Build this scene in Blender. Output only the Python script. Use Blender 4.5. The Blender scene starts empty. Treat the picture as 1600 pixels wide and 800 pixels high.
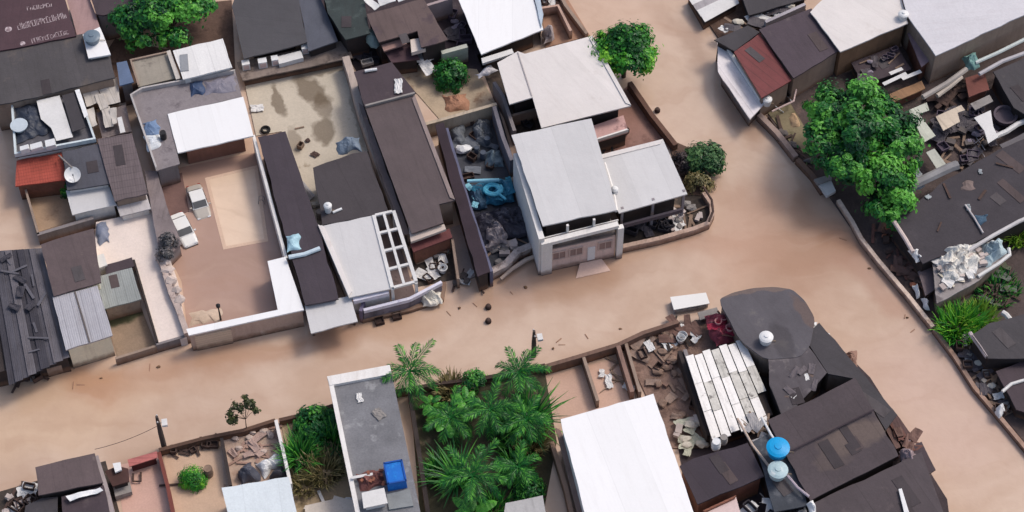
import bpy, math, random
from mathutils import Vector, Matrix
from mathutils import noise as mnoise
R = math.radians
random.seed(7)
sc = bpy.context.scene
COL = sc.collection

# ------------------------------------------------------------------ camera, sky, sun, exposure
FPX, TH, DIST = 3500.0, R(35.0), 218.75
cam = bpy.data.cameras.new('camera')
cam.sensor_width = 36.0
cam.lens = 36.0 * FPX / 1600.0
cam.clip_end = 2000.0
camo = bpy.data.objects.new('camera', cam)
COL.objects.link(camo)
CY, CZ = -DIST * math.sin(TH), DIST * math.cos(TH)
camo.location = (0, CY, CZ)
camo.rotation_euler = (TH, 0, 0)
sc.camera = camo

SUN_EL, SUN_AZ = R(54), R(58)          # azimuth clockwise from north (+Y): sun stands to the upper right
w = bpy.data.worlds.new('World')
sc.world = w
w.use_nodes = True
nt = w.node_tree
bg = nt.nodes['Background']
sky = nt.nodes.new('ShaderNodeTexSky')
sky.sky_type = 'NISHITA'
sky.sun_disc = False
sky.sun_elevation = SUN_EL
sky.sun_rotation = SUN_AZ
sky.air_density = 1.0
sky.dust_density = 4.0
sky.ozone_density = 0.6
nt.links.new(sky.outputs[0], bg.inputs[0])
bg.inputs[1].default_value = 0.15
sl = bpy.data.lights.new('sun', 'SUN')
sl.energy = 1.4
sl.angle = R(13)
sl.color = (1.0, 0.95, 0.88)
so = bpy.data.objects.new('sun', sl)
COL.objects.link(so)
sdir = Vector((math.sin(SUN_AZ) * math.cos(SUN_EL), math.cos(SUN_AZ) * math.cos(SUN_EL), math.sin(SUN_EL)))
so.rotation_euler = sdir.to_track_quat('Z', 'Y').to_euler()
so.location = (0, 0, 150)
vs = sc.view_settings
vs.view_transform = 'Standard'
vs.look = 'None'
vs.gamma = 1.0
vs.exposure = 0.16
vs.use_curve_mapping = False

# ------------------------------------------------------------------ helpers
def P(u, v, z=0.0):
    dx, dy = (u - 800.0) / FPX, (400.0 - v) / FPX
    Y = dy * math.cos(TH) + math.sin(TH)
    Z = dy * math.sin(TH) - math.cos(TH)
    t = (z - CZ) / Z
    return Vector((t * dx, CY + t * Y, z))

def lin(c, k=0.82):
    o = []
    for x in c:
        x = x / 255.0
        o.append((x / 12.92 if x <= 0.04045 else ((x + 0.055) / 1.055) ** 2.4) * k)
    return (o[0], o[1], o[2], 1.0)

MATS = {}
def M(key, c, var=.12, scale=.35, rough=.85, seam=0, seam_amp=.25, rib=0, streak=0, streak_c=(50, 42, 42),
      blotch=None, stains_and_shade=(), bump=.25, metal=0.0, spec=.3, fine=.12, seam2=0):
    if key in MATS:
        return MATS[key]
    m = bpy.data.materials.new(key)
    m.use_nodes = True
    t = m.node_tree
    N, L = t.nodes, t.links
    b = N['Principled BSDF']
    def math_(op, a, bb=None):
        n = N.new('ShaderNodeMath'); n.operation = op
        for i, x in enumerate((a, bb)):
            if x is None: continue
            if isinstance(x, (int, float)): n.inputs[i].default_value = x
            else: L.new(x, n.inputs[i])
        return n.outputs[0]
    def noise(vec, s, d=4.0, rgh=.6):
        n = N.new('ShaderNodeTexNoise'); n.inputs['Scale'].default_value = s
        n.inputs['Detail'].default_value = d; n.inputs['Roughness'].default_value = rgh
        L.new(vec, n.inputs['Vector']); return n.outputs['Fac']
    def rng(x, a, bb, c0=0.0, c1=1.0):
        n = N.new('ShaderNodeMapRange'); L.new(x, n.inputs[0])
        n.inputs[1].default_value = a; n.inputs[2].default_value = bb
        n.inputs[3].default_value = c0; n.inputs[4].default_value = c1; return n.outputs[0]
    def mix(f, a, bb):
        n = N.new('ShaderNodeMix'); n.data_type = 'RGBA'
        if isinstance(f, (int, float)): n.inputs[0].default_value = f
        else: L.new(f, n.inputs[0])
        for i, x in ((6, a), (7, bb)):
            if isinstance(x, tuple): n.inputs[i].default_value = x
            else: L.new(x, n.inputs[i])
        return n.outputs[2]
    pos = N.new('ShaderNodeNewGeometry').outputs['Position']
    base = lin(c)
    lo = tuple(min(.88, x * (1 - var)) for x in base[:3]) + (1,)
    hi = tuple(min(.88, x * (1 + var)) for x in base[:3]) + (1,)
    col = mix(rng(noise(pos, scale), .3, .7), lo, hi)
    if blotch:
        bc, thr, bs = blotch
        f = rng(noise(pos, bs, 7.0, .65), thr, thr + .09)
        col = mix(math_('MULTIPLY', f, .75), col, lin(bc))
    if stains_and_shade:
        dis = N.new('ShaderNodeVectorMath'); dis.operation = 'MULTIPLY_ADD'
        nn = N.new('ShaderNodeTexNoise'); nn.inputs['Scale'].default_value = .55; nn.inputs['Detail'].default_value = 6; L.new(pos, nn.inputs['Vector'])
        L.new(nn.outputs['Color'], dis.inputs[0]); dis.inputs[1].default_value = (2.2, 2.2, 0); L.new(pos, dis.inputs[2])
        for px, py, pz, sx, sy, rz, sc_, amt in stains_and_shade:
            q = P(px, py, pz)
            mp = N.new('ShaderNodeMapping'); mp.vector_type = 'TEXTURE'; L.new(dis.outputs[0], mp.inputs[0])
            mp.inputs['Location'].default_value = (q.x + 1.1, q.y + 1.1, 0); mp.inputs['Rotation'].default_value = (0, 0, R(rz)); mp.inputs['Scale'].default_value = (sx, sy, 1000)
            ln = N.new('ShaderNodeVectorMath'); ln.operation = 'LENGTH'; L.new(mp.outputs[0], ln.inputs[0])
            col = mix(rng(ln.outputs['Value'], .7, 1.0, amt, 0), col, lin(sc_))
    if key.startswith(('wall', 'porch', 'garage')):
        zs = N.new('ShaderNodeSeparateXYZ'); L.new(pos, zs.inputs[0])
        zz = math_('ADD', zs.outputs[2], math_('MULTIPLY', noise(pos, 1.1, 5), -.9))
        col = mix(rng(zz, .45, -.05, 0, .7), col, lin((132, 98, 76)))
        col = mix(rng(zz, -.2, -.34, 0, .6), col, lin((84, 62, 48)))
    need_uv = seam or rib or streak or seam2
    hgt = None
    if need_uv:
        uvn = N.new('ShaderNodeUVMap')
        sep = N.new('ShaderNodeSeparateXYZ'); L.new(uvn.outputs[0], sep.inputs[0])
        ux, uy = sep.outputs[0], sep.outputs[1]
        if streak:
            mp = N.new('ShaderNodeMapping'); L.new(uvn.outputs[0], mp.inputs[0])
            mp.inputs['Scale'].default_value = (2.2, .22, 1)
            f = rng(noise(mp.outputs[0], 1.0, 5.0, .65), .5, .78)
            col = mix(math_('MULTIPLY', f, streak), col, lin(streak_c))
        for sx, per in ((ux, seam), (uy, seam2)):
            if per:
                fr = math_('FRACT', math_('DIVIDE', sx, per))
                f = math_('LESS_THAN', fr, .09 / per)
                col = mix(math_('MULTIPLY', f, seam_amp), col, (0.01, .009, .009, 1))
                # each sheet a little different
                fl = math_('FLOOR', math_('DIVIDE', sx, per))
                wn = N.new('ShaderNodeTexWhiteNoise'); wn.noise_dimensions = '1D'; L.new(fl, wn.inputs['W'])
                col = mix(rng(wn.outputs[0], 0, 1, 0, .16), col, lin(tuple(x * .75 for x in c)))
        if rib:
            hgt = math_('MULTIPLY', math_('SINE', math_('MULTIPLY', ux, 6.2832 / rib)), .5)
    fn = noise(pos, 5.5, 6.0, .7)
    mm = N.new('ShaderNodeMix'); mm.data_type = 'RGBA'; mm.blend_type = 'MULTIPLY'
    mm.inputs[0].default_value = 1.0
    L.new(col, mm.inputs[6])
    g = rng(fn, .25, .75, 1 - fine, 1 + fine * .6)
    cc = N.new('ShaderNodeCombineColor')
    for i in range(3): L.new(g, cc.inputs[i])
    L.new(cc.outputs[0], mm.inputs[7])
    L.new(mm.outputs[2], b.inputs['Base Color'])
    bp = N.new('ShaderNodeBump'); bp.inputs['Strength'].default_value = bump; bp.inputs['Distance'].default_value = .05
    h = math_('ADD', fn, math_('MULTIPLY', noise(pos, .45, 2), 5.0 if bump > .1 else 1.5))
    h = h if hgt is None else math_('ADD', h, hgt)
    L.new(h, bp.inputs['Height']); L.new(bp.outputs[0], b.inputs['Normal'])
    b.inputs['Roughness'].default_value = rough
    b.inputs['Metallic'].default_value = metal
    b.inputs['Specular IOR Level'].default_value = spec
    MATS[key] = m
    return m

def leaf_mat(key, c1, c2, c3, rough=.42):
    if key in MATS: return MATS[key]
    m = bpy.data.materials.new(key); m.use_nodes = True
    N, L = m.node_tree.nodes, m.node_tree.links
    b = N['Principled BSDF']
    at = N.new('ShaderNodeAttribute'); at.attribute_name = 'leaf_tone'
    cr = N.new('ShaderNodeValToRGB')
    cr.color_ramp.elements[0].color = lin(c1, 1); cr.color_ramp.elements[1].color = lin(c3, 1)
    e = cr.color_ramp.elements.new(.5); e.color = lin(c2, 1)
    L.new(at.outputs['Fac'], cr.inputs[0]); L.new(cr.outputs[0], b.inputs['Base Color'])
    b.inputs['Roughness'].default_value = rough
    b.inputs['Specular IOR Level'].default_value = .35
    tr = N.new('ShaderNodeBsdfTranslucent'); L.new(cr.outputs[0], tr.inputs[0])
    mx = N.new('ShaderNodeMixShader'); mx.inputs[0].default_value = .25
    L.new(b.outputs[0], mx.inputs[1]); L.new(tr.outputs[0], mx.inputs[2])
    L.new(mx.outputs[0], N['Material Output'].inputs[0])
    MATS[key] = m
    return m

def glass_mat():
    return M('window_glass', (38, 44, 52), var=.3, scale=1.5, rough=.12, spec=.6, bump=.02, fine=.03)

SHIFT = {}
class MB:
    def __init__(s): s.v = []; s.f = []; s.t = []
    def add(s, vs, fs, tone=0.5):
        k = len(s.v)
        s.v += [Vector(x) for x in vs]
        for f in fs:
            s.f.append([i + k for i in f]); s.t.append(tone)
    def box(s, c, d, rz=0.0, rx=0.0, ry=0.0, taper=1.0):
        m = Matrix.Rotation(rz, 3, 'Z') @ Matrix.Rotation(ry, 3, 'Y') @ Matrix.Rotation(rx, 3, 'X')
        c = Vector(c); vs = []
        for z in (-.5, .5):
            k = taper if z > 0 else 1.0
            for x, y in ((-.5, -.5), (.5, -.5), (.5, .5), (-.5, .5)):
                vs.append(c + m @ Vector((x * d[0] * k, y * d[1] * k, z * d[2])))
        s.add(vs, [(3, 2, 1, 0), (4, 5, 6, 7), (0, 1, 5, 4), (1, 2, 6, 5), (2, 3, 7, 6), (3, 0, 4, 7)])
        return s
    def prism(s, top, bot):
        n = len(top)
        a = sum(top[i].x * top[(i + 1) % n].y - top[(i + 1) % n].x * top[i].y for i in range(n))
        if a < 0: top = top[::-1]; bot = bot[::-1]
        s.add(list(bot) + list(top), [tuple(range(n - 1, -1, -1)), tuple(range(n, 2 * n))] +
              [(i, (i + 1) % n, n + (i + 1) % n, n + i) for i in range(n)])
        return s
    def tube(s, pts, rad, seg=8, cap=True):
        pts = [Vector(p) for p in pts]
        if isinstance(rad, (int, float)): rad = [rad] * len(pts)
        k = len(s.v)
        for i, p in enumerate(pts):
            d = (pts[min(i + 1, len(pts) - 1)] - pts[max(i - 1, 0)]).normalized()
            a = Vector((0, 0, 1)) if abs(d.z) < .9 else Vector((1, 0, 0))
            x = d.cross(a).normalized(); y = d.cross(x)
            for j in range(seg):
                an = 2 * math.pi * j / seg
                s.v.append(p + (x * math.cos(an) + y * math.sin(an)) * rad[i])
        for i in range(len(pts) - 1):
            for j in range(seg):
                s.f.append([k + i * seg + j, k + i * seg + (j + 1) % seg, k + (i + 1) * seg + (j + 1) % seg, k + (i + 1) * seg + j]); s.t.append(.5)
        if cap:
            s.f.append([k + j for j in range(seg)]); s.t.append(.5)
            e = k + (len(pts) - 1) * seg
            s.f.append([e + j for j in range(seg - 1, -1, -1)]); s.t.append(.5)
        return s
    def lathe(s, c, prof, seg=20):
        c = Vector(c); k = len(s.v)
        for r, z in prof:
            for j in range(seg):
                an = 2 * math.pi * j / seg
                s.v.append(c + Vector((r * math.cos(an), r * math.sin(an), z)))
        for i in range(len(prof) - 1):
            for j in range(seg):
                s.f.append([k + i * seg + j, k + i * seg + (j + 1) % seg, k + (i + 1) * seg + (j + 1) % seg, k + (i + 1) * seg + j]); s.t.append(.5)
        s.f.append([k + j for j in range(seg - 1, -1, -1)]); s.t.append(.5)
        e = k + (len(prof) - 1) * seg
        s.f.append([e + j for j in range(seg)]); s.t.append(.5)
        return s
    def grid(s, fn, nu, nv, thick=0.0, tone=.5):
        """surface from fn(a, b) over the unit square; with thick > 0 a closed sheet"""
        top = [[Vector(fn(i / nu, j / nv)) for j in range(nv + 1)] for i in range(nu + 1)]
        k = len(s.v)
        W_ = nv + 1
        for r_ in top: s.v += r_
        def q(*a): s.f.append(list(a)); s.t.append(tone)
        for i in range(nu):
            for j in range(nv):
                q(k + i * W_ + j, k + (i + 1) * W_ + j, k + (i + 1) * W_ + j + 1, k + i * W_ + j + 1)
        if thick:
            kk = len(s.v)
            for r_ in top: s.v += [p - Vector((0, 0, thick)) for p in r_]
            for i in range(nu):
                for j in range(nv):
                    q(kk + i * W_ + j + 1, kk + (i + 1) * W_ + j + 1, kk + (i + 1) * W_ + j, kk + i * W_ + j)
            for i in range(nu):
                q(k + i * W_, kk + i * W_, kk + (i + 1) * W_, k + (i + 1) * W_)
                q(k + i * W_ + nv, k + (i + 1) * W_ + nv, kk + (i + 1) * W_ + nv, kk + i * W_ + nv)
            for j in range(nv):
                q(k + j, k + j + 1, kk + j + 1, kk + j)
                q(k + nu * W_ + j, kk + nu * W_ + j, kk + nu * W_ + j + 1, k + nu * W_ + j + 1)
        return s
    def rock(s, c, r, seed=0, flat=.7):
        import bmesh
        bm = bmesh.new(); bmesh.ops.create_icosphere(bm, subdivisions=2, radius=1.0)
        c = Vector(c); k = len(s.v)
        for v in bm.verts:
            d = v.co.copy()
            q = 1 + .45 * mnoise.noise(d * 1.3 + Vector((seed * 3.1, seed, 0)))
            s.v.append(c + Vector((d.x * r[0] * q, d.y * r[1] * q, d.z * r[2] * q)))
        for f in bm.faces:
            s.f.append([k + v.index for v in f.verts]); s.t.append(.5)
        bm.free(); return s
    def build(s, name, mat, parent=None, udir=None, smooth=False, label=None):
        off = Vector((0, 0, 0)); loc = None
        if parent is not None:
            off = SHIFT.get(parent.name, Vector((0, 0, 0)))
        else:
            n = len(s.v)
            off = Vector((sum(p.x for p in s.v) / n, sum(p.y for p in s.v) / n, min(p.z for p in s.v)))
            loc = off
        me = bpy.data.meshes.new(name)
        me.from_pydata([tuple(p - off) for p in s.v], [], s.f)
        ud = Vector((1, 0, 0)) if udir is None else Vector((udir[0], udir[1], 0)).normalized()
        vd = Vector((-ud.y, ud.x, 0))
        uvl = me.uv_layers.new(name='UVMap')
        buf = [0.0] * (2 * len(me.loops))
        for p in me.polygons:
            vert = abs(p.normal.z) < .4
            for li in p.loop_indices:
                co = s.v[me.loops[li].vertex_index]
                if vert:
                    h = Vector((-p.normal.y, p.normal.x, 0))
                    buf[2 * li] = co.dot(h); buf[2 * li + 1] = co.z
                else:
                    buf[2 * li] = co.dot(ud); buf[2 * li + 1] = co.dot(vd)
        uvl.data.foreach_set('uv', buf)
        if any(abs(t - .5) > 1e-6 for t in s.t):
            at = me.attributes.new('leaf_tone', 'FLOAT', 'FACE')
            at.data.foreach_set('value', s.t)
        if smooth:
            me.polygons.foreach_set('use_smooth', [True] * len(me.polygons))
        me.materials.append(mat)
        me.update()
        o = bpy.data.objects.new(name, me)
        COL.objects.link(o)
        if parent is not None: o.parent = parent
        else: o.location = loc
        SHIFT[o.name] = off
        if label: o['label'] = label
        return o

def tag(o, label, cat, group=None):
    o['label'] = label; o['category'] = cat
    if group: o['group'] = group
    return o
def thing(name, label, cat, loc, group=None):
    o = bpy.data.objects.new(name, None); COL.objects.link(o)
    o.empty_display_size = .3
    o.location = loc; SHIFT[o.name] = Vector(loc)
    return tag(o, label, cat, group)
def struct(o, kind='structure'):
    o['kind'] = kind; return o
def copy_tree(root, loc, rz, label=None, group=None, scale=None):
    def rec(o, parent):
        c = o.copy(); COL.objects.link(c)
        if parent is not None: c.parent = parent
        for ch in o.children: rec(ch, c)
        return c
    r = rec(root, None)
    r.location = loc; r.rotation_euler = (0, 0, rz)
    if scale: r.scale = (scale, scale, scale)
    if label: r['label'] = label
    if group: r['group'] = group
    return r

def ccw(pts):
    n = len(pts)
    a = sum(pts[i].x * pts[(i + 1) % n].y - pts[(i + 1) % n].x * pts[i].y for i in range(n))
    return pts if a > 0 else pts[::-1]
def inset(pts, d):
    """offset a ccw polygon inwards by d, keeping each vertex's z"""
    n = len(pts); out = []
    for i in range(n):
        p0, p1, p2 = pts[i - 1], pts[i], pts[(i + 1) % n]
        e1 = (p1 - p0); e1.z = 0; e1.normalize()
        e2 = (p2 - p1); e2.z = 0; e2.normalize()
        n1 = Vector((-e1.y, e1.x, 0)); n2 = Vector((-e2.y, e2.x, 0))
        b = n1 + n2
        q = b.length_squared
        if q < .05: o = n1 * d
        else: o = b * (2 * d / q)
        if o.length > 3 * abs(d): o = o.normalized() * 3 * abs(d)
        out.append(p1 + o)
    return out

def wpoly(px, z):
    return [P(p[0], p[1], p[2] if len(p) > 2 else z) for p in px]

def wobble(pts, amp, step=1.1):
    out = []; n = len(pts)
    for i in range(n):
        a, b = pts[i], pts[(i + 1) % n]; d = b - a; ln = d.length
        k = max(1, int(ln / step)); nn = Vector((d.y, -d.x, 0)).normalized() if ln > 1e-6 else Vector()
        out.append(a)
        for j in range(1, k):
            p = a.lerp(b, j / k)
            out.append(p + nn * amp * (mnoise.noise(p * .8) * 1.3 + random.uniform(-.5, .5)))
    return out

def building(name, label, cat, px, z, roof, wall, thick=.16, over=.22, parapet=None, ph=.45, pw=.18, pmat=None,
             win=0, z0=-.5, group=None, door=True, winmat=None, edge=.07, patches=0, nowall=False):
    """a house from the outline of its roof seen in the picture at its own height z.
    parapet: 'all' or a list of edge indices (in the order the outline is given)"""
    raw = wpoly(px, z)
    pts = ccw(raw)
    flip = pts is not raw and pts[0] != raw[0]
    n = len(pts)
    c = sum(pts, Vector()) / n
    root = thing(name, label, cat, (c.x, c.y, z0), group)
    ud = raw[1] - raw[0]
    if not nowall:
        wi = inset(pts, over)
        MB().prism([Vector((p.x, p.y, p.z - thick)) for p in wi], [Vector((p.x, p.y, z0)) for p in wi]).build('wall', wall, root)
    rp = pts if parapet else wobble(pts, edge)
    rf = MB().prism(rp, [p - Vector((0, 0, thick)) for p in rp]).build('roof', roof, root, ud)
    if patches and n >= 4:
        u1 = ud.normalized(); rz = math.atan2(u1.y, u1.x)
        big = max((pts[2] - pts[0]).length, (pts[3] - pts[1]).length)
        for _ in range(patches):
            q = pts[0].lerp(pts[1], random.uniform(.22, .78)).lerp(pts[3].lerp(pts[2], random.uniform(.22, .78)), random.uniform(.2, .8))
            pm = random.choice((M('patch_rust', (88, 76, 76), var=.15, streak=.5), M('patch_grey', (88, 82, 84), var=.15, streak=.5), M('patch_dark', (70, 63, 66), var=.2, streak=.3)))
            MB().box(q + Vector((0, 0, .02 + random.uniform(0, .012))), (random.uniform(.8, 1.1), random.uniform(1.2, max(1.4, min(3.2, big * .3))), .03), rz + random.uniform(-.05, .05)).build('patch_sheet', pm, rf)
    if parapet:
        if parapet == 'all': edges = list(range(n))
        else: edges = [((n - 2 - e) % n if flip else e) for e in parapet]
        m = MB()
        ins = inset(pts, pw)
        for e in edges:
            a, b, ai, bi = pts[e], pts[(e + 1) % n], ins[e], ins[(e + 1) % n]
            up = Vector((0, 0, ph)); lo = Vector((0, 0, .004))
            q = ccw([a, b, bi, ai])
            m.prism([x + up for x in q], [x + lo for x in q])
        m.build('parapet', pmat or wall, rf)
    if win and not nowall:
        wi = inset(pts, over - .001)
        gl = glass_mat(); fm = winmat or M('window_frame', (205, 200, 195), rough=.6)
        for e in range(n):
            a, b = wi[e], wi[(e + 1) % n]
            d = b - a; d.z = 0; ln = d.length
            if ln < 2.4: continue
            d.normalize(); nrm = Vector((d.y, -d.x, 0))
            if nrm.y > -.55: continue
            zt = min(a.z, b.z) - thick
            k = min(win, max(1, int(ln / 2.6)))
            for i in range(k):
                f = (i + .5) / k
                p = a.lerp(b, f)
                rz = math.atan2(d.y, d.x)
                isd = door and i == k // 2 and k > 1
                zz = zt
                while zz > 1.6:
                    if isd and zz < 3.6:
                        bt = -.3; hh = min(zz - .5, 2.0) - bt; ww = .95; zc = bt + hh / 2
                        MB().box(p + nrm * .02 + Vector((0, 0, zc - p.z)), (ww, .06, hh), rz).build('door', M('door_wood', (96, 70, 58), rough=.6), root)
                    else:
                        ww, hh = 1.15, .95; zc = zz - 1.05
                        wo = MB().box(p + nrm * .03 + Vector((0, 0, zc - p.z)), (ww, .08, hh), rz).build('window', fm, root)
                        g_ = MB()
                        for sx in (-.27, .27):
                            g_.box(p + d * sx + nrm * .075 + Vector((0, 0, zc - p.z)), (.48, .02, hh - .14), rz)
                        g_.build('pane', gl, wo)
                    zz -= 2.8
    return root

def wall_line(name, label, px, h, t, mat, cat='wall', z0=-.5, group=None, cap=None):
    """free-standing wall whose top edge runs along picture points px at height h"""
    pts = [P(p[0], p[1], p[2] if len(p) > 2 else h) for p in px]
    m = MB(); n = len(pts); Lf, Rt = [], []
    for i in range(n):
        d = Vector((0, 0, 0))
        if i > 0: e = pts[i] - pts[i - 1]; e.z = 0; d += e.normalized()
        if i < n - 1: e = pts[i + 1] - pts[i]; e.z = 0; d += e.normalized()
        d.normalize(); q = Vector((-d.y, d.x, 0)) * t / 2
        Lf.append(pts[i] + q); Rt.append(pts[i] - q)
    vs, fs = [], []
    for i in range(n):
        for p in (Lf[i], Rt[i]):
            vs.append(p); 
        for p in (Lf[i], Rt[i]):
            vs.append(Vector((p.x, p.y, z0)))
    for i in range(n - 1):
        a, b = 4 * i, 4 * i + 4
        fs += [(a, a + 1, b + 1, b), (a + 1, a + 3, b + 3, b + 1), (a + 2, a, b, b + 2), (a + 2, b + 2, b + 3, a + 3)]
    e = 4 * (n - 1)
    fs += [(0, 2, 3, 1), (e, e + 1, e + 3, e + 2)]
    m.add(vs, fs)
    if not cap:
        return tag(m.build(name, mat), label, cat, group)
    c = sum(pts, Vector()) / n
    root = thing(name, label, cat, (c.x, c.y, z0), group)
    m.build('wall_body', mat, root)
    k = MB()
    for i in range(n - 1):
        a, b = pts[i], pts[i + 1]; d = b - a; d.z = 0
        k.box((a + b) / 2 + Vector((0, 0, .04)), (d.length + t * .3, t + .1, .08), math.atan2(d.y, d.x))
    k.build('coping', cap, root)
    return root

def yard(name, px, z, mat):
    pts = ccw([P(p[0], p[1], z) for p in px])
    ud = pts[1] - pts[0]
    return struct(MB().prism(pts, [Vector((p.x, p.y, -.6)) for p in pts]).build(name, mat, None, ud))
# ------------------------------------------------------------------ builders of plants, cars and small things
LEAF = leaf_mat('leaf_green', (22, 78, 34), (58, 142, 40), (142, 204, 62))
LEAF_D = leaf_mat('leaf_dark', (14, 60, 36), (34, 106, 44), (104, 178, 66))
LEAF_B = leaf_mat('leaf_dry', (62, 66, 38), (110, 104, 66), (168, 150, 108))
LEAF_Y = leaf_mat('leaf_yellow', (62, 104, 34), (108, 156, 48), (166, 192, 80))
BARK = M('bark', (96, 80, 66), rough=.95, bump=.6)

def leaf_quad(m, c, nrm, size, tone, asp=.55):
    nrm = nrm.normalized()
    a = Vector((random.gauss(0, 1), random.gauss(0, 1), random.gauss(0, 1)))
    t = (a - nrm * a.dot(nrm))
    if t.length < 1e-3: t = Vector((1, 0, 0))
    t.normalize(); b = nrm.cross(t)
    s = size * random.uniform(.55, 1.35)
    m.add([c - t * s * .5, c - b * s * asp * .5 + nrm * s * .08, c + t * s * .5, c + b * s * asp * .5 + nrm * s * .08], [(0, 1, 2, 3)], tone)

def tree(name, label, cat, base, h, blobs, n, leaf=LEAF, size=.42, trunk_r=.22, group=None):
    """blobs: (dx, dy, z, rx, ry, rz) lobes of the crown; every lobe is broken into leaf clumps"""
    root = thing(name, label, cat, base, group)
    B = Vector(base)
    tk = MB()
    top = Vector((B.x + .1, B.y, B.z + h * .45))
    tk.tube([B - Vector((0, 0, .6)), B + Vector((.06, .03, h * .2)), top], [trunk_r * 1.25, trunk_r, trunk_r * .8], 9)
    for bl in blobs:
        e = B + Vector((bl[0], bl[1], bl[2])); mid = top.lerp(e, .5) + Vector((random.uniform(-.2, .2), random.uniform(-.2, .2), .1))
        tk.tube([top - Vector((0, 0, .15)), mid, e], [trunk_r * .6, trunk_r * .4, .04], 6)
    tk.build('trunk', BARK, root, smooth=True)
    cr = MB()
    vol = sum(b[3] * b[4] * b[5] for b in blobs)
    clumps = []
    for bl in blobs:
        k = max(8, int(140 * bl[3] * bl[4] * bl[5] / vol * (len(blobs) ** .3)))
        bl = bl[:3] + tuple(x * 1.1 for x in bl[3:])
        for _ in range(k):
            d = Vector((random.gauss(0, 1), random.gauss(0, 1), random.gauss(0, 1))).normalized()
            if d.z < -.35: d.z *= -.6
            q = random.uniform(.45, 1.0)
            clumps.append((B + Vector((bl[0] + d.x * bl[3] * q, bl[1] + d.y * bl[4] * q, bl[2] + d.z * bl[5] * q)), d,
                           random.uniform(.3, .85) * min(1.3, .55 + .28 * max(bl[3:6])), min(1, max(0, .5 + .9 * mnoise.noise((B + Vector((d.x * bl[3] + bl[0], d.y * bl[4] + bl[1], bl[2]))) * .35) + random.uniform(-.35, .35)))))
    per = max(8, n // len(clumps))
    for c, d, r, tone in clumps:
        for _ in range(per):
            o = Vector((random.gauss(0, 1), random.gauss(0, 1), random.gauss(0, .75)))
            o = o.normalized() * r * random.random() ** .5
            if random.random() < .05: o = o * 1.7
            leaf_quad(cr, c + o, d * .7 + o.normalized() * .8 + Vector((0, 0, .55)), size, min(1, max(0, tone + random.uniform(-.22, .22))))
    cr.build('crown', leaf, root)
    return root

def frond_mesh(L_, droop, width, nleaf, leaf, az, root, c, lift=.6, name='frond', tone=.5):
    m = MB()
    d = Vector((math.cos(az), math.sin(az), 0)); side = Vector((-d.y, d.x, 0))
    def pt(t): return c + d * (L_ * t * (1 - .18 * t * droop)) + Vector((0, 0, L_ * (lift * t - droop * .75 * t * t)))
    m.tube([pt(i / 6) for i in range(7)], [.045 * (1 - .8 * i / 6) + .008 for i in range(7)], 5)
    for i in range(nleaf):
        t = .1 + .9 * i / nleaf
        w_ = width * math.sin(math.pi * (.12 + .8 * t)) ** .7 * random.uniform(.85, 1.1)
        p = pt(t); fw = (pt(min(1, t + .05)) - pt(t - .05)).normalized()
        for s_ in (-1, 1):
            tip = p + side * s_ * w_ * random.uniform(.6, .85) + fw * w_ * random.uniform(.7, 1.0) - Vector((0, 0, w_ * random.uniform(.15, .5)))
            mid = p.lerp(tip, .45) + Vector((0, 0, random.uniform(.02, .12))); q = fw * .065
            tn = min(1, max(0, tone + random.uniform(-.35, .45)))
            m.add([p, mid - q, tip, mid + q], [(0, 1, 2, 3)], tn)
    return m.build(name, leaf, root)

def palm(label, base, h, L_, nf, leaf=LEAF, group=None, cat='palm', lean=(0, 0), width=.75, droop=1.0):
    B = Vector(base)
    root = thing('palm_tree', label, cat, base, group)
    top = B + Vector((lean[0], lean[1], h))
    MB().tube([B - Vector((0, 0, .6)), B.lerp(top, .5) + Vector((lean[0] * .2, 0, 0)), top], [.2, .15, .13], 9).build('trunk', BARK, root, smooth=True)
    nf = int(nf * 1.15)
    for i in range(nf):
        az = 2 * math.pi * (i * .382) + random.uniform(-.2, .2)
        lv = i / nf
        frond_mesh(L_ * random.uniform(.95, 1.2), droop * (1.15 - .75 * lv), width, 22, leaf, az, root, top, lift=.08 + .85 * lv, tone=.28 + .3 * lv)
    return root

def banana(label, base, h, L_, nl, group=None, leaf=LEAF, cat='banana plant'):
    B = Vector(base)
    root = thing('banana_plant', label, cat, base, group)
    MB().tube([B - Vector((0, 0, .5)), B + Vector((.05, 0, h * .6)), B + Vector((0, .05, h))], [.2, .16, .1], 8).build('stem', M('banana_stem', (110, 120, 70)), root, smooth=True)
    for i in range(nl):
        az = 2 * math.pi * i * .382 + random.uniform(-.25, .25); d = Vector((math.cos(az), math.sin(az), 0)); sd = Vector((-d.y, d.x, 0))
        ln = L_ * random.uniform(.8, 1.15); lift = random.uniform(.35, .95); dr = random.uniform(.6, 1.1)
        wd = ln * random.uniform(.15, .2)
        top = B + Vector((0, 0, h - random.uniform(0, .4)))
        def fn(a, b, top=top, d=d, sd=sd, ln=ln, lift=lift, dr=dr, wd=wd):
            t = a; x = (b - .5) * 2
            ww = wd * (math.sin(math.pi * min(1, .04 + .96 * t)) ** .55 if t > .12 else .08)
            p = top + d * (ln * t * (1 - .2 * dr * t)) + Vector((0, 0, ln * (lift * t - dr * .8 * t * t)))
            return p + sd * x * ww + Vector((0, 0, -abs(x) * ww * .35 + .03 * math.sin(t * 40 + x)))
        m = MB(); m.grid(fn, 12, 4)
        tn = random.uniform(.45, 1.0)
        m.t = [min(1, max(0, tn + random.uniform(-.12, .12))) for _ in m.t]
        m.build('leaf', leaf, root)
    return root

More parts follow.
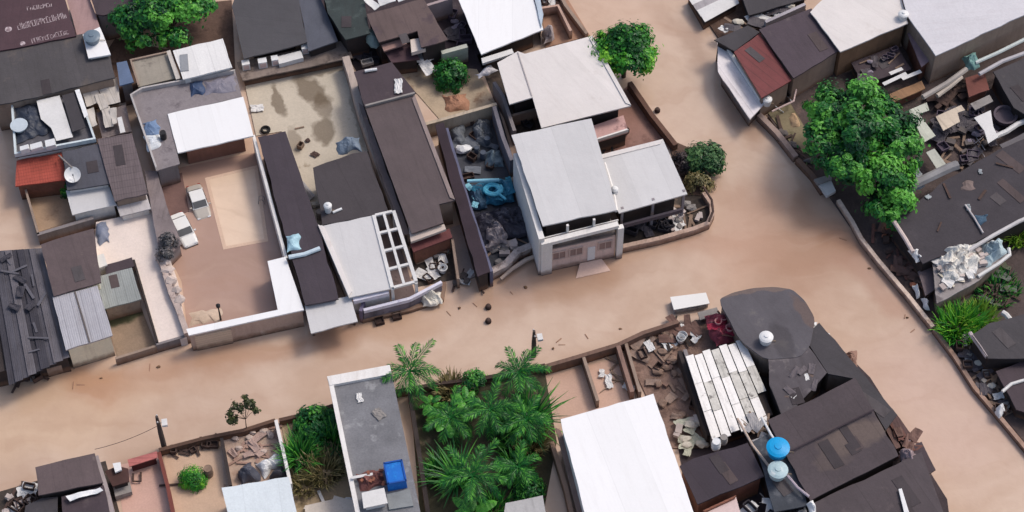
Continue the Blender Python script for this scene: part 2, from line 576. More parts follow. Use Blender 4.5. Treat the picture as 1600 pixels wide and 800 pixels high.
def grass_clump(name, label, cat, base, r, h, n, leaf=LEAF, spread=.7, group=None, width=.07):
    B = Vector(base); m = MB()
    for i in range(n):
        a = random.uniform(0, 6.283); q = r * math.sqrt(random.random())
        p = B + Vector((math.cos(a) * q, math.sin(a) * q, -.05))
        a2 = a + random.uniform(-.9, .9); d = Vector((math.cos(a2), math.sin(a2), 0)); sd = Vector((-d.y, d.x, 0))
        hh = h * random.uniform(.55, 1.1); sp = spread * random.uniform(.3, 1.2)
        tn = random.uniform(.1, .95)
        pts = [p + d * hh * sp * t ** 1.6 + Vector((0, 0, hh * (t - .35 * sp * t * t))) for t in (0, .4, .75, 1)]
        ws = (width, width * .9, width * .55, width * .08)
        vs = []
        for x, w_ in zip(pts, ws): vs += [x - sd * w_, x + sd * w_]
        m.add(vs, [(0, 1, 3, 2), (2, 3, 5, 4), (4, 5, 7, 6)], tn)
    return tag(m.build(name, leaf), label, cat, group)

def bush(name, label, cat, base, r, h, n, leaf=LEAF, size=.3, group=None):
    B = Vector(base)
    root = thing(name, label, cat, base, group)
    tw = MB()
    for i in range(7):
        a = i * .9 + random.random(); e = B + Vector((math.cos(a) * r * .6, math.sin(a) * r * .6, h * random.uniform(.5, .9)))
        tw.tube([B - Vector((0, 0, .3)), B.lerp(e, .5) + Vector((0, 0, .12)), e], [.05, .035, .012], 5)
    tw.build('stems', BARK, root)
    m = MB()
    cl = []
    for i in range(26):
        d = Vector((random.gauss(0, 1), random.gauss(0, 1), abs(random.gauss(0, .9)))).normalized()
        cl.append((B + Vector((d.x * r * .78, d.y * r * .78, .12 * h + d.z * h * .72)) * 1.0, d, random.uniform(.15, .85)))
    for c, d, tn in cl:
        for _ in range(n // 26):
            o = Vector((random.gauss(0, 1), random.gauss(0, 1), random.gauss(0, 1))).normalized() * r * .42 * random.random() ** .5
            leaf_quad(m, c + o, d + o.normalized() * .7 + Vector((0, 0, .4)), size, min(1, max(0, tn + random.uniform(-.2, .2))))
    m.build('foliage', leaf, root)
    return root

# ---- cars
CARGLASS = M('car_glass', (96, 95, 94), var=.15, rough=.15, spec=.6, bump=.0, fine=.03)
PAINT_W = M('car_paint_white', (238, 236, 232), var=.02, rough=.25, spec=.5, bump=.02, fine=.05)
PAINT_S = M('car_paint_silver_beige', (186, 178, 168), var=.04, rough=.3, spec=.5, bump=.02, fine=.06)
RUBBER = M('tyre_rubber', (34, 33, 33), rough=.9)
CHROME = M('wheel_metal', (150, 150, 150), rough=.35, metal=.8, bump=.05)
DARKPL = M('dark_plastic', (42, 40, 42), rough=.5, bump=.1)
def loft(m, secs):
    """secs: list of rings with the same number of points"""
    k = len(m.v); n = len(secs[0])
    for r in secs: m.v += [Vector(p) for p in r]
    for i in range(len(secs) - 1):
        for j in range(n):
            m.f.append([k + i * n + j, k + i * n + (j + 1) % n, k + (i + 1) * n + (j + 1) % n, k + (i + 1) * n + j]); m.t.append(.5)
    m.f.append([k + j for j in range(n - 1, -1, -1)]); m.t.append(.5)
    e = k + (len(secs) - 1) * n
    m.f.append([e + j for j in range(n)]); m.t.append(.5)
def ring(x, hw, z0, z1, rnd=.18):
    pts = []
    for a, b in ((-1, 0), (-1, .55), (-.93, .85), (-.72, 1), (.72, 1), (.93, .85), (1, .55), (1, 0)):
        pts.append((x, a * hw, z0 + b * (z1 - z0)))
    return pts
def car(label, px, z, heading, paint, roof_paint, group=None, L_=4.3, W_=1.72, sink=.0, cat='car'):
    """saloon lying in the flood; local +x is its front"""
    root = thing('car', label, cat, (0, 0, 0), group)
    b = MB(); h = L_ / 2
    prof = [(-h, .62, .5, .72), (-h + .12, .78, .3, .92), (-h + .75, .84, .28, .98), (-.9, .86, .26, 1.0), (.2, .86, .26, .98),
            (1.0, .86, .26, .94), (h - .55, .83, .28, .86), (h - .15, .76, .3, .74), (h, .6, .42, .62)]
    loft(b, [ring(x, W_ / 2 * w_ / .86, z0, z1) for x, w_, z0, z1 in prof])
    body = b.build('body', paint, root, smooth=False)
    bv = body.modifiers.new('bevel', 'BEVEL'); bv.width = .07; bv.segments = 2; bv.limit_method = 'ANGLE'; bv.angle_limit = R(25)
    c = MB(); hw = W_ / 2
    def cr(x, k, zt): return [(x, -hw * k, .93), (x, -hw * k * .99, .98), (x, -hw * k * .84, zt), (x, hw * k * .84, zt), (x, hw * k * .99, .98), (x, hw * k, .93)]
    loft(c, [cr(-1.42, .92, 1.0), cr(-1.0, .95, 1.42), cr(-.1, .96, 1.47), cr(.32, .95, 1.42), cr(1.0, .92, .98)])
    cab = c.build('cabin', roof_paint, root)
    bv = cab.modifiers.new('bevel', 'BEVEL'); bv.width = .05; bv.segments = 2; bv.limit_method = 'ANGLE'; bv.angle_limit = R(25)
    g = CARGLASS
    def pane(nm, vs):
        a, b2, c2, d2 = [Vector(x) for x in vs]
        nr = (b2 - a).cross(d2 - a).normalized()
        if nr.dot((a + c2) / 2 - Vector((-.2, 0, .9))) < 0: nr = -nr
        t_ = MB(); t_.prism([x + nr * .025 for x in (a, b2, c2, d2)], [x - nr * .01 for x in (a, b2, c2, d2)])
        return t_.build(nm, g, root)
    pane('windscreen', [(.93, -hw * .78, 1.02), (.93, hw * .78, 1.02), (.37, hw * .76, 1.40), (.37, -hw * .76, 1.40)])
    pane('rear_window', [(-1.38, -hw * .76, 1.04), (-1.38, hw * .76, 1.04), (-1.04, hw * .74, 1.39), (-1.04, -hw * .74, 1.39)])
    for s_ in (-1, 1):
        pane('side_window', [(.8, s_ * hw * .905, 1.02), (-.15, s_ * hw * .945, 1.02), (-.15, s_ * hw * .825, 1.40), (.3, s_ * hw * .825, 1.38)])
        pane('side_window', [(-.22, s_ * hw * .945, 1.02), (-1.15, s_ * hw * .92, 1.02), (-.98, s_ * hw * .825, 1.38), (-.22, s_ * hw * .835, 1.41)])
        MB().box((.72, s_ * (hw + .09), .98), (.14, .2, .13)).build('wing_mirror', paint, root)
        MB().box((h - .12, s_ * .52, .68), (.14, .3, .13)).build('headlight', M('lamp_glass', (220, 222, 225), rough=.1, spec=.6, bump=.0), root)
        MB().box((-h + .05, s_ * .56, .78), (.1, .26, .16)).build('tail_light', M('tail_red', (150, 26, 24), rough=.2, bump=.0), root)
        for x in (-1.3, 1.32):
            wl = MB(); wl.tube([(x, s_ * (hw - .2), .31), (x, s_ * (hw + .01), .31)], .31, 18)
            wo = wl.build('wheel', RUBBER, root)
            MB().tube([(x, s_ * (hw - .05), .31), (x, s_ * (hw + .025), .31)], .19, 14).build('rim', CHROME, wo)
    MB().box((h - .03, 0, .44), (.14, W_ * .8, .16)).build('bumper', DARKPL, root)
    MB().box((-h + .03, 0, .46), (.14, W_ * .8, .16)).build('bumper', DARKPL, root)
    a, b_ = P(heading[0], heading[1], z), P(heading[2], heading[3], z)
    d = b_ - a
    pc = P(px[0], px[1], z + 1.0)
    root.location = (pc.x, pc.y, z - sink)
    root.rotation_euler = (0, 0, math.atan2(d.y, d.x))
    return root

def water_tank(label, px, z, r, h, mat, lid=True, group=None, name='water_tank', cat='water tank'):
    p = P(px[0], px[1], z)
    root = thing(name, label, cat, p, group)
    MB().lathe(p, [(r * .82, 0), (r * .9, h * .3), (r * .92, h * .34), (r * .95, h * .6), (r * .97, h * .64), (r, h * .95), (r * 1.04, h)], 24).build('tank_body', mat, root, smooth=False)
    if lid:
        MB().lathe(p, [(r * 1.08, h + .002), (r * 1.08, h + .06), (r * .8, h + .16), (r * .34, h + .22), (r * .32, h + .29), (r * .05, h + .3)], 24).build('lid', mat, root)
    else:
        MB().lathe(p, [(r * 1.04, h - .03), (r * 1.1, h + .03), (r * 1.1, h + .05), (r * .9, h + .05)], 24).build('rim', mat, root)
    pipe = MB(); pipe.tube([p + Vector((r * .9, 0, h * .2)), p + Vector((r * 1.5, 0, h * .2)), p + Vector((r * 1.5, 0, -.1))], .04, 6)
    pipe.build('pipe', M('pvc_pipe', (150, 130, 110)), root)
    return root

def slab(name, label, cat, px, z, t, mat, group=None, sag=.0):
    """loose sheet or panel with picture outline px, lying at height z"""
    pts = [P(p[0], p[1], p[2] if len(p) > 2 else z) for p in px]
    if len(pts) == 4 and sag:
        a, b, c, d = pts; sd = random.random() * 50
        def fn(x, y):
            p = a.lerp(b, x).lerp(d.lerp(c, x), y)
            e = mnoise.noise(Vector((p.x * .9 + sd, p.y * .9, 0))) * sag
            wob = Vector((mnoise.noise(Vector((p.x * 1.1, p.y * 1.1, sd))), mnoise.noise(Vector((p.x * 1.1, sd, p.y * 1.1))), 0)) * sag * .6
            return p + Vector((0, 0, e + sag * .5)) + wob
        m = MB(); m.grid(fn, 12, 12, t)
    else:
        m = MB(); m.prism(pts, [p - Vector((0, 0, t)) for p in pts])
    o = m.build(name, mat, None, pts[1] - pts[0])
    return tag(o, label, cat, group)

def heap(name, label, cat, px, z, h, mat, group=None, rough=.5):
    """tarp or heap with picture outline px (4 points) draped over things"""
    a, b, c, d = [P(p[0], p[1], z) for p in px]; sd = random.random() * 90
    def fn(x, y):
        p = a.lerp(b, x).lerp(d.lerp(c, x), y)
        e = (math.sin(math.pi * x) * math.sin(math.pi * y)) ** .6
        q = Vector((p.x * 1.3 + sd, p.y * 1.3, sd))
        rr = mnoise.noise(q) + .5 * mnoise.noise(q * 2.3) + .3 * abs(mnoise.noise(q * 5))
        o = Vector((mnoise.noise(q + Vector((9, 0, 0))), mnoise.noise(q + Vector((0, 9, 0))), 0)) * .35
        return p + o + Vector((0, 0, max(.02, h * e * (1 + rough * rr))))
    m = MB(); m.grid(fn, 22, 22, .03)
    return tag(m.build(name, mat, None, b - a), label, cat, group)

def pole_thing(name, label, cat, a, b, r, mat, group=None):
    m = MB(); a, b = Vector(a), Vector(b)
    mid = a.lerp(b, .5) + Vector((0, 0, .02))
    m.tube([a, mid, b], r, 7)
    return tag(m.build(name, mat), label, cat, group)

# ---- small clutter prototypes, scattered as separate objects
WOOD = M('weathered_wood', (138, 116, 100), var=.25, scale=1.2)
WOOD_D = M('dark_wood', (84, 66, 60), var=.25, scale=1.2)
SHEET_G = M('grey_sheet', (165, 162, 164), var=.15, rib=.18, rough=.55)
SHEET_W = M('pale_sheet', (224, 222, 220), var=.08, rough=.6)
SHEET_D = M('dark_sheet', (84, 78, 84), var=.15, rib=.18, rough=.6)
BRICK = M('brick_clay', (150, 96, 76), var=.25, scale=2.5)
CONC = M('concrete_grey', (150, 144, 140), var=.14, scale=.7, blotch=((96, 88, 84), .6, .8))
CONC_D = M('concrete_dark', (104, 96, 94), var=.16, scale=.7, blotch=((66, 58, 56), .58, .8))
PLASTIC_B = M('blue_plastic', (48, 118, 196), var=.1, rough=.4, bump=.05)
PLASTIC_W = M('white_plastic', (232, 232, 232), var=.05, rough=.4, bump=.05)
PROTO = {}
def clutter(kind, label, cat, px, z, group=None, rz=None, s=1.0, mat=None):
    p = P(px[0], px[1], z); m = MB(); rz = random.uniform(0, 6.28) if rz is None else rz
    u = random.uniform
    def put(q): return p + Matrix.Rotation(rz, 3, 'Z') @ (Vector(q) * s)
    name = kind
    if kind == 'plank':
        ln = u(1.0, 2.4); m.box(p + Vector((0, 0, .06 * s)), (ln * s, u(.16, .3) * s, .05), rz, 0, u(-.06, .06)); mt = mat or WOOD
    elif kind == 'broken_sheet':
        ln, wd = u(.9, 1.7), u(.6, 1.0); sd = u(0, 99)
        def fn(a, b): return put(((a - .5) * ln, (b - .5) * wd * (1 - .25 * a), .14 + .16 * mnoise.noise(Vector((a * 2 + sd, b * 2, 0))) + .12 * a * u(.97, 1)))
        m.grid(fn, 5, 5, .03); mt = mat or SHEET_G
    elif kind == 'crate':
        d = (u(.5, .9), u(.4, .6), u(.3, .5)); t_ = .05
        for x, y, dx, dy in ((0, .5, 1, 0), (0, -.5, 1, 0), (.5, 0, 0, 1), (-.5, 0, 0, 1)):
            m.box(put((x * d[0], y * d[1], d[2] / 2 + .02)), ((d[0] if dx else t_) * s, (d[1] - t_ * 1.2 if dy else t_) * s, d[2] * s), rz)
        m.box(put((0, 0, .03)), (d[0] * .93 * s, d[1] * .93 * s, .04 * s), rz); mt = mat or WOOD
    elif kind == 'tyre':
        prof = []
        for i in range(13):
            a = 2 * math.pi * i / 12; prof.append(((.26 + .09 * math.cos(a)) * s, (.1 + .1 * math.sin(a)) * s))
        k = MB(); seg = 18; b0 = len(m.v)
        for r_, zz in prof[:-1]:
            for j in range(seg): m.v.append(p + Vector((r_ * math.cos(6.2832 * j / seg), r_ * math.sin(6.2832 * j / seg), zz)))
        for i in range(12):
            for j in range(seg):
                m.f.append([b0 + i * seg + j, b0 + i * seg + (j + 1) % seg, b0 + ((i + 1) % 12) * seg + (j + 1) % seg, b0 + ((i + 1) % 12) * seg + j]); m.t.append(.5)
        mt = mat or RUBBER
    elif kind == 'bucket':
        m.lathe(p, [(.16 * s, .0), (.22 * s, .34 * s), (.24 * s, .35 * s), (.22 * s, .36 * s), (.15 * s, .06 * s)], 14); mt = mat or PLASTIC_W
    elif kind == 'barrel':
        m.lathe(p, [(.27 * s, 0), (.29 * s, .1 * s), (.29 * s, .3 * s), (.31 * s, .32 * s), (.29 * s, .34 * s), (.29 * s, .6 * s), (.31 * s, .62 * s), (.29 * s, .64 * s), (.27 * s, .88 * s), (.24 * s, .86 * s)], 18); mt = mat or PLASTIC_B
    elif kind == 'sack':
        m.rock(p + Vector((0, 0, .16 * s)), (.42 * s, .27 * s, .18 * s), u(0, 99)); mt = mat or M('sack_cloth', (206, 198, 184), var=.15)
    elif kind == 'rubble_stone':
        m.rock(p + Vector((0, 0, .1 * s)), (u(.2, .4) * s, u(.18, .3) * s, u(.12, .22) * s), u(0, 99)); mt = mat or CONC
    elif kind == 'block':
        m.box(p + Vector((0, 0, .14 * s)), (u(.35, .6) * s, u(.25, .4) * s, u(.2, .3) * s), rz, u(-.15, .15), u(-.15, .15)); mt = mat or CONC
    elif kind == 'cloth':
        ln, wd = u(.7, 1.3), u(.4, .8); sd = u(0, 99)
        def fn(a, b): return put(((a - .5) * ln + .12 * mnoise.noise(Vector((b * 3, sd, 0))), (b - .5) * wd + .15 * mnoise.noise(Vector((a * 3, 0, sd))), .1 + .13 * abs(mnoise.noise(Vector((a * 3 + sd, b * 3, 0))))))
        m.grid(fn, 8, 6, .02); mt = mat or SHEET_W
    elif kind == 'chair':
        m.box(put((0, 0, .42)), (.42 * s, .42 * s, .04 * s), rz)
        m.box(put((0, .2, .68)), (.4 * s, .04 * s, .46 * s), rz)
        for x in (-.18, .18):
            for y in (-.18, .18): m.box(put((x, y, .2)), (.04 * s, .04 * s, .4 * s), rz)
        mt = mat or PLASTIC_W; name = 'plastic_chair'
    elif kind == 'pipe':
        ln = u(1.5, 3); m.tube([put((-ln / 2, 0, .06)), put((0, .04, .09)), put((ln / 2, 0, .06))], .05 * s, 7); mt = mat or M('pvc_pipe', (150, 130, 110)); name = 'loose_pipe'
    o = m.build(name, mt)
    return tag(o, label, cat, group)

def in_poly(poly, n, minz=0):
    """n random picture points inside polygon"""
    xs = [p[0] for p in poly]; ys = [p[1] for p in poly]; out = []
    while len(out) < n:
        x, y = random.uniform(min(xs), max(xs)), random.uniform(min(ys), max(ys)); c = False
        for i in range(len(poly)):
            a, b = poly[i], poly[i - 1]
            if (a[1] > y) != (b[1] > y) and x < (b[0] - a[0]) * (y - a[1]) / (b[1] - a[1]) + a[0]: c = not c
        if c: out.append((x, y))
    return out
def scatter(poly, z, spec, where, group):
    """spec: (kind, count, adjective, category, material, scale)"""
    for kind, n, adj, cat, mt, s in spec:
        for q in in_poly(poly, n):
            clutter(kind, '%s %s' % (adj, where), cat, q, z + random.uniform(0, .05), group=adj + 's ' + where, mat=mt, s=s * random.uniform(.85, 1.15))

def parabola(label, px, z, r, rz, name='satellite_dish'):
    p = P(px[0], px[1], z)
    root = thing(name, label, 'satellite dish', p)
    m = MB(); rot = Matrix.Rotation(rz, 3, 'Z') @ Matrix.Rotation(R(30), 3, 'X')
    c = p + Vector((0, 0, .7))
    k = len(m.v); seg = 24; rr = [.02, .35, .7, 1.0]
    rows = [(x * r, .28 * r * x * x) for x in rr] + [(x * r, .28 * r * x * x - .03) for x in rr[::-1]]
    for a, zz in rows:
        for j in range(seg): m.v.append(c + rot @ Vector((a * math.cos(6.2832 * j / seg), a * math.sin(6.2832 * j / seg), zz)))
    for i in range(len(rows) - 1):
        for j in range(seg): m.f.append([k + i * seg + j, k + i * seg + (j + 1) % seg, k + (i + 1) * seg + (j + 1) % seg, k + (i + 1) * seg + j]); m.t.append(.5)
    m.build('dish', PLASTIC_W, root)
    MB().tube([p, c], .05, 7).build('mast', CHROME, root)
    m = MB(); m.tube([c + rot @ Vector((0, -r, .28 * r)), c + rot @ Vector((0, -.1, r * .75))], .025, 5); m.box(c + rot @ Vector((0, -.1, r * .75)), (.12, .12, .16)); m.build('feed_arm', CHROME, root)
    return root
# ------------------------------------------------------------------ flood water: one sheet to the horizon
def water_material(key, base, alt, blobs=(), rough=.13):
    m = bpy.data.materials.new(key); m.use_nodes = True
    N, L = m.node_tree.nodes, m.node_tree.links
    b = N['Principled BSDF']
    pos = N.new('ShaderNodeNewGeometry').outputs['Position']
    def noise(s, d=4.0, dist=0.0):
        n = N.new('ShaderNodeTexNoise'); n.inputs['Scale'].default_value = s; n.inputs['Detail'].default_value = d
        n.inputs['Distortion'].default_value = dist
        L.new(pos, n.inputs['Vector']); return n
    def rng(x, a, bb, c0, c1, kind='SMOOTHSTEP'):
        n = N.new('ShaderNodeMapRange'); n.interpolation_type = kind; L.new(x, n.inputs[0])
        for i, q in enumerate((a, bb, c0, c1)): n.inputs[1 + i].default_value = q
        return n.outputs[0]
    def mix(f, a, bb):
        n = N.new('ShaderNodeMix'); n.data_type = 'RGBA'; L.new(f, n.inputs[0])
        for i, x in ((6, a), (7, bb)):
            if isinstance(x, tuple): n.inputs[i].default_value = x
            else: L.new(x, n.inputs[i])
        return n.outputs[2]
    col = mix(rng(noise(.06, 6, 1.6).outputs['Fac'], .36, .66, 0, 1), lin(base), lin(alt))
    # silt tones, plus bank shade and reflections painted into the water colour
    dis = N.new('ShaderNodeVectorMath'); dis.operation = 'MULTIPLY_ADD'
    L.new(noise(.12, 4).outputs['Color'], dis.inputs[0]); dis.inputs[1].default_value = (9, 9, 0); L.new(pos, dis.inputs[2])
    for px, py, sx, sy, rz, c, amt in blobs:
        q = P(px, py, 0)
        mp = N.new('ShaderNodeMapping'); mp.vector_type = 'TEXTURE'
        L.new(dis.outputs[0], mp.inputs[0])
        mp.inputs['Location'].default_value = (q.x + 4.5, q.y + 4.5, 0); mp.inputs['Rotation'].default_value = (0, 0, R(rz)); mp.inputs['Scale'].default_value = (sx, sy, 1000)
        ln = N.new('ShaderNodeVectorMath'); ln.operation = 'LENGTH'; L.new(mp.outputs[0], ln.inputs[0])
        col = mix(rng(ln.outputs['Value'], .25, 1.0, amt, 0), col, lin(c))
    mp = N.new('ShaderNodeMapping'); L.new(dis.outputs[0], mp.inputs[0])
    mp.inputs['Rotation'].default_value = (0, 0, R(-14)); mp.inputs['Scale'].default_value = (.05, .45, 1)
    sn = N.new('ShaderNodeTexNoise'); sn.inputs['Scale'].default_value = 1.0; sn.inputs['Detail'].default_value = 5; L.new(mp.outputs[0], sn.inputs['Vector'])
    col = mix(rng(sn.outputs['Fac'], .48, .75, 0, .22), col, lin((172, 130, 104)))
    col = mix(rng(sn.outputs['Fac'], .46, .28, 0, .16), col, lin((224, 196, 174)))
    fine = noise(.5, 6, .6)
    col = mix(rng(fine.outputs['Fac'], .35, .75, 0, .10), col, lin((150, 112, 88)))
    L.new(col, b.inputs['Base Color'])
    b.inputs['Roughness'].default_value = rough
    b.inputs['IOR'].default_value = 1.4
    bp = N.new('ShaderNodeBump'); bp.inputs['Strength'].default_value = .2; bp.inputs['Distance'].default_value = .08
    L.new(noise(1.6, 3, .5).outputs['Fac'], bp.inputs['Height']); L.new(bp.outputs[0], b.inputs['Normal'])
    return m
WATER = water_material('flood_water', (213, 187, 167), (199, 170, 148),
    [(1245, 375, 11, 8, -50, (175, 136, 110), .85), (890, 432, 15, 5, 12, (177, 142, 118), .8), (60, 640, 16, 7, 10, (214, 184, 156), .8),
     (180, 590, 14, 4, 12, (189, 148, 118), .5), (600, 505, 10, 3, 12, (187, 150, 120), .6), (390, 545, 11, 2.2, 12, (183, 142, 114), .65), (520, 540, 4, 2.2, 12, (165, 128, 106), .7), (150, 596, 4.5, 3, 12, (187, 142, 110), .65), (270, 556, 5, 2, 12, (187, 146, 116), .5), (1150, 190, 2.2, 6, 28, (165, 132, 112), .6), (1060, 60, 1.6, 8, 24, (173, 144, 124), .6), (1370, 440, 2.0, 12, 35, (183, 142, 120), .6), (1100, 372, 8, 2.4, 14, (183, 144, 120), .6), (1150, 380, 6, 9, -20, (201, 162, 138), .5),  # many of these paint shade and reflections along fronts and walls
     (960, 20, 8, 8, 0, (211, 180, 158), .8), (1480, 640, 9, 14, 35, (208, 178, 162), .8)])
YARDW = water_material('yard_flood_water', (184, 153, 138), (176, 145, 129), rough=.18)
POOLW = water_material('pool_water', (240, 213, 188), (234, 205, 178), rough=.15)
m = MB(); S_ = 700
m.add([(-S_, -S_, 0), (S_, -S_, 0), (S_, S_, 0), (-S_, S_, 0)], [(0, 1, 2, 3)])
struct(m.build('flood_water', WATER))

# ------------------------------------------------------------------ materials of roofs and walls
DK = dict(seam=1.3, seam_amp=.08, streak=.3, rough=.75, fine=.16)
R_PURP = M('roof_dark_purple', (76, 64, 70), blotch=((98, 86, 88), .6, .5), **DK)
R_CHAR = M('roof_charcoal', (72, 68, 72), blotch=((92, 86, 86), .6, .5), **DK)
R_BROWN = M('roof_grey_brown', (101, 87, 88), blotch=((122, 108, 104), .6, .6), **DK)
R_SLATE = M('roof_slate', (86, 86, 95), blotch=((66, 66, 74), .58, .5), **DK)
R_MAROON = M('roof_maroon', (84, 62, 68), **DK)
R_RED = M('roof_red', (122, 62, 62), seam=.9, seam_amp=.3, streak=.4, rough=.65)
R_TILE = M('roof_orange_tile', (176, 84, 70), rib=.25, seam2=.4, seam_amp=.25, var=.2, streak=.4)
R_WHITE = M('roof_white', (250, 249, 249), var=.012, scale=.2, seam=3.5, seam_amp=.05, rough=.6, streak=.14, streak_c=(196, 188, 182), fine=.03, bump=.08)
R_PINKW = M('roof_cream_white', (232, 225, 221), var=.03, seam=4.5, seam_amp=.05, rough=.75, streak=.22, streak_c=(188, 176, 168), fine=.05, blotch=((212, 202, 196), .62, .3))
R_GREYW = M('roof_pale_grey', (213, 211, 211), var=.03, seam=3.2, seam_amp=.06, rough=.6, streak=.18, streak_c=(178, 170, 170), fine=.05)
R_ZINC = M('roof_zinc', (184, 182, 188), var=.08, rib=.2, seam=1.0, seam_amp=.25, rough=.5, streak=.4, streak_c=(128, 118, 114), metal=.1)
R_CEM = M('roof_fibre_cement', (150, 150, 152), var=.1, rib=.2, seam=1.0, seam_amp=.3, seam2=1.8, streak=.45, streak_c=(98, 90, 86))
FLATC = M('flat_concrete', (142, 134, 136), var=.14, scale=.5, blotch=((102, 94, 98), .56, .5), streak=.2, rough=.9, fine=.18)
FLATD = M('flat_dark_concrete', (98, 96, 102), var=.2, scale=.5, blotch=((132, 130, 136), .56, .45), rough=.9, fine=.22)
ST = (104, 88, 70)
SAND = M('sandy_concrete', (206, 194, 176), var=.06, scale=.5, blotch=((150, 134, 112), .64, .4), stains_and_shade=((434, 158, .1, .7, 2.6, 14, ST, .7), (486, 140, .1, 3.0, 1.5, -45, ST, .75), (504, 165, .1, 1.0, 2.2, 20, ST, .6), (506, 205, .1, 1.3, 2.0, 10, ST, .7), (460, 220, .1, .9, 2.2, 12, ST, .5), (520, 104, .1, 5, 1.0, 14, ST, .6), (560, 190, .1, .5, 4, 14, ST, .4)), rough=.95, fine=.14)  # yard stains; the strip below the walkway paints its shadow into the concrete
PAVE = M('pink_paving', (238, 222, 212), var=.04, scale=.5, blotch=((206, 186, 174), .66, .4))
MUD = M('mud', (150, 122, 98), var=.2, scale=.5, blotch=((96, 78, 62), .52, .45), rough=.5, fine=.25, bump=.5)
MUD_D = M('dark_mud', (70, 60, 54), var=.3, scale=.6, blotch=((112, 94, 82), .55, .6), rough=.7, fine=.3, bump=.5)
MUD_G = M('green_shaded_mud', (152, 130, 110), var=.12, scale=.4, stains_and_shade=((185, 492, .06, 2.2, 1.6, 14, (58, 64, 40), .9), (205, 486, .06, 1.4, 1.0, 14, (70, 72, 48), .8)), rough=.6, fine=.2)  # dark green patches paint shade onto the upper end of the mud
SOIL = M('soil', (106, 84, 74), var=.25, scale=.6, blotch=((72, 56, 50), .54, .6), rough=.95, fine=.3, bump=.6)
W_WHITE = M('wall_white', (238, 234, 230), var=.04, streak=.25, streak_c=(170, 150, 135), rough=.85)
W_CREAM = M('wall_cream', (250, 240, 212), var=.06, streak=.3, streak_c=(166, 140, 115))
W_PINK = M('wall_pinkish', (204, 178, 162), var=.08, streak=.35, streak_c=(150, 118, 100), blotch=((224, 208, 196), .6, .6))
W_TAN = M('wall_tan', (158, 138, 124), var=.16, streak=.4, streak_c=(112, 92, 80), blotch=((140, 118, 102), .56, .6))
W_BRICK = M('wall_bare_brick', (148, 98, 80), var=.2, scale=1.2, seam2=.22, seam_amp=.35, streak=.3)
W_DARK = M('wall_dark', (60, 52, 51), var=.2, streak=.3)  # dark tone also puts the shade under eaves into the wall colour
W_GREY = M('wall_grey', (140, 132, 132), var=.12, streak=.4)
TARP_D = M('tarp_dark', (66, 64, 74), var=.2, rough=.45)
TARP_B = M('tarp_cyan', (72, 158, 196), var=.15, rough=.45, blotch=((40, 104, 142), .55, .9))
TARP_L = M('tarp_pale_blue', (186, 212, 226), var=.1, rough=.5)
TARP_W = M('tarp_white', (240, 240, 240), var=.05, rough=.55, blotch=((190, 186, 184), .6, .9))

# ------------------------------------------------------------------ yards and paved ground
yard('concrete_yard', [(382, 128), (545, 92), (575, 236), (500, 262), (505, 352), (484, 352), (440, 205), (400, 212)], .12, SAND)
yard('paved_yard', [(150, 347), (238, 328), (262, 395), (278, 440), (292, 528), (246, 536), (232, 490), (210, 405), (165, 416), (148, 395)], 1.2, PAVE)
yard('mud_yard', [(160, 484), (217, 472), (244, 540), (184, 560)], .06, MUD_G)
yard('mud_yard', [(42, 298), (108, 288), (124, 342), (56, 364)], .06, M('tan_mud', (178, 150, 124), var=.15, blotch=((150, 122, 98), .55, .5), rough=.5))
yard('mud_yard', [(640, 388), (704, 370), (712, 436), (652, 448)], .06, MUD_D)
yard('path', [(702, 356), (722, 350), (746, 430), (716, 442)], .2, M('path_concrete', (168, 152, 146), var=.12, blotch=((130, 114, 106), .58, .6)))
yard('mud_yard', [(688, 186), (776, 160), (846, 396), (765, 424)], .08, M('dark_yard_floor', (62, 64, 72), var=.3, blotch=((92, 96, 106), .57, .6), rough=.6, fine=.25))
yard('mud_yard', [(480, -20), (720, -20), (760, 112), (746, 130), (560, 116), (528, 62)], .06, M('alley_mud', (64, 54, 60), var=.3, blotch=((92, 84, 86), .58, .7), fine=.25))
yard('mud_yard', [(606, 98), (745, 108), (776, 166), (690, 190), (655, 150)], .08, M('pale_soil', (186, 166, 142), var=.14, blotch=((136, 104, 82), .55, .5), fine=.2))
yard('mud_yard', [(745, 86), (800, 70), (850, 206), (806, 214), (776, 166)], .06, MUD_D)
yard('mud_yard', [(846, 8), (882, -10), (922, 56), (852, 74)], .1, M('brown_yard', (172, 134, 112), var=.12, blotch=((140, 104, 88), .56, .5)))
yard('flooded_yard', [(930, 176), (986, 130), (1052, 222), (1040, 240), (936, 246)], .02, M('reddish_mud', (150, 112, 100), var=.15, rough=.35, blotch=((120, 84, 74), .55, .4)))
yard('mud_yard', [(965, 330), (1078, 300), (1108, 312), (1110, 346), (1060, 366), (970, 388)], .15, MUD_D)
yard('mud_yard', [(1040, 215), (1080, 232), (1104, 306), (1076, 304)], .2, SOIL)
yard('soil_bank', [(1070, -20), (1240, -20), (1300, 90), (1250, 160), (1210, 172), (1130, 70)], .2, SOIL)
yard('soil_bank', [(1200, 182), (1300, 96), (2300, -120), (2300, 1100), (1600, 690), (1460, 520), (1346, 378), (1296, 306)], .25, M('bank_soil', (86, 74, 72), var=.3, blotch=((116, 98, 90), .57, .5), rough=.9, fine=.3, bump=.6))
yard('flooded_yard', [(852, 588), (962, 560), (1000, 640), (880, 668)], .02, M('pool_mud', (204, 168, 148), var=.06, rough=.3))
yard('soil_bank', [(972, 540), (1120, 490), (1200, 530), (1100, 700), (1050, 700)], .15, M('rubble_soil', (142, 116, 104), var=.2, scale=.8, blotch=((104, 82, 74), .54, .7), rough=.95, fine=.3, bump=.7))
yard('soil_bank', [(1085, 500), (1260, 490), (1360, 590), (1480, 780), (1490, 860), (1090, 860), (1060, 700)], .1, M('court_mud', (70, 60, 64), var=.3, fine=.25))
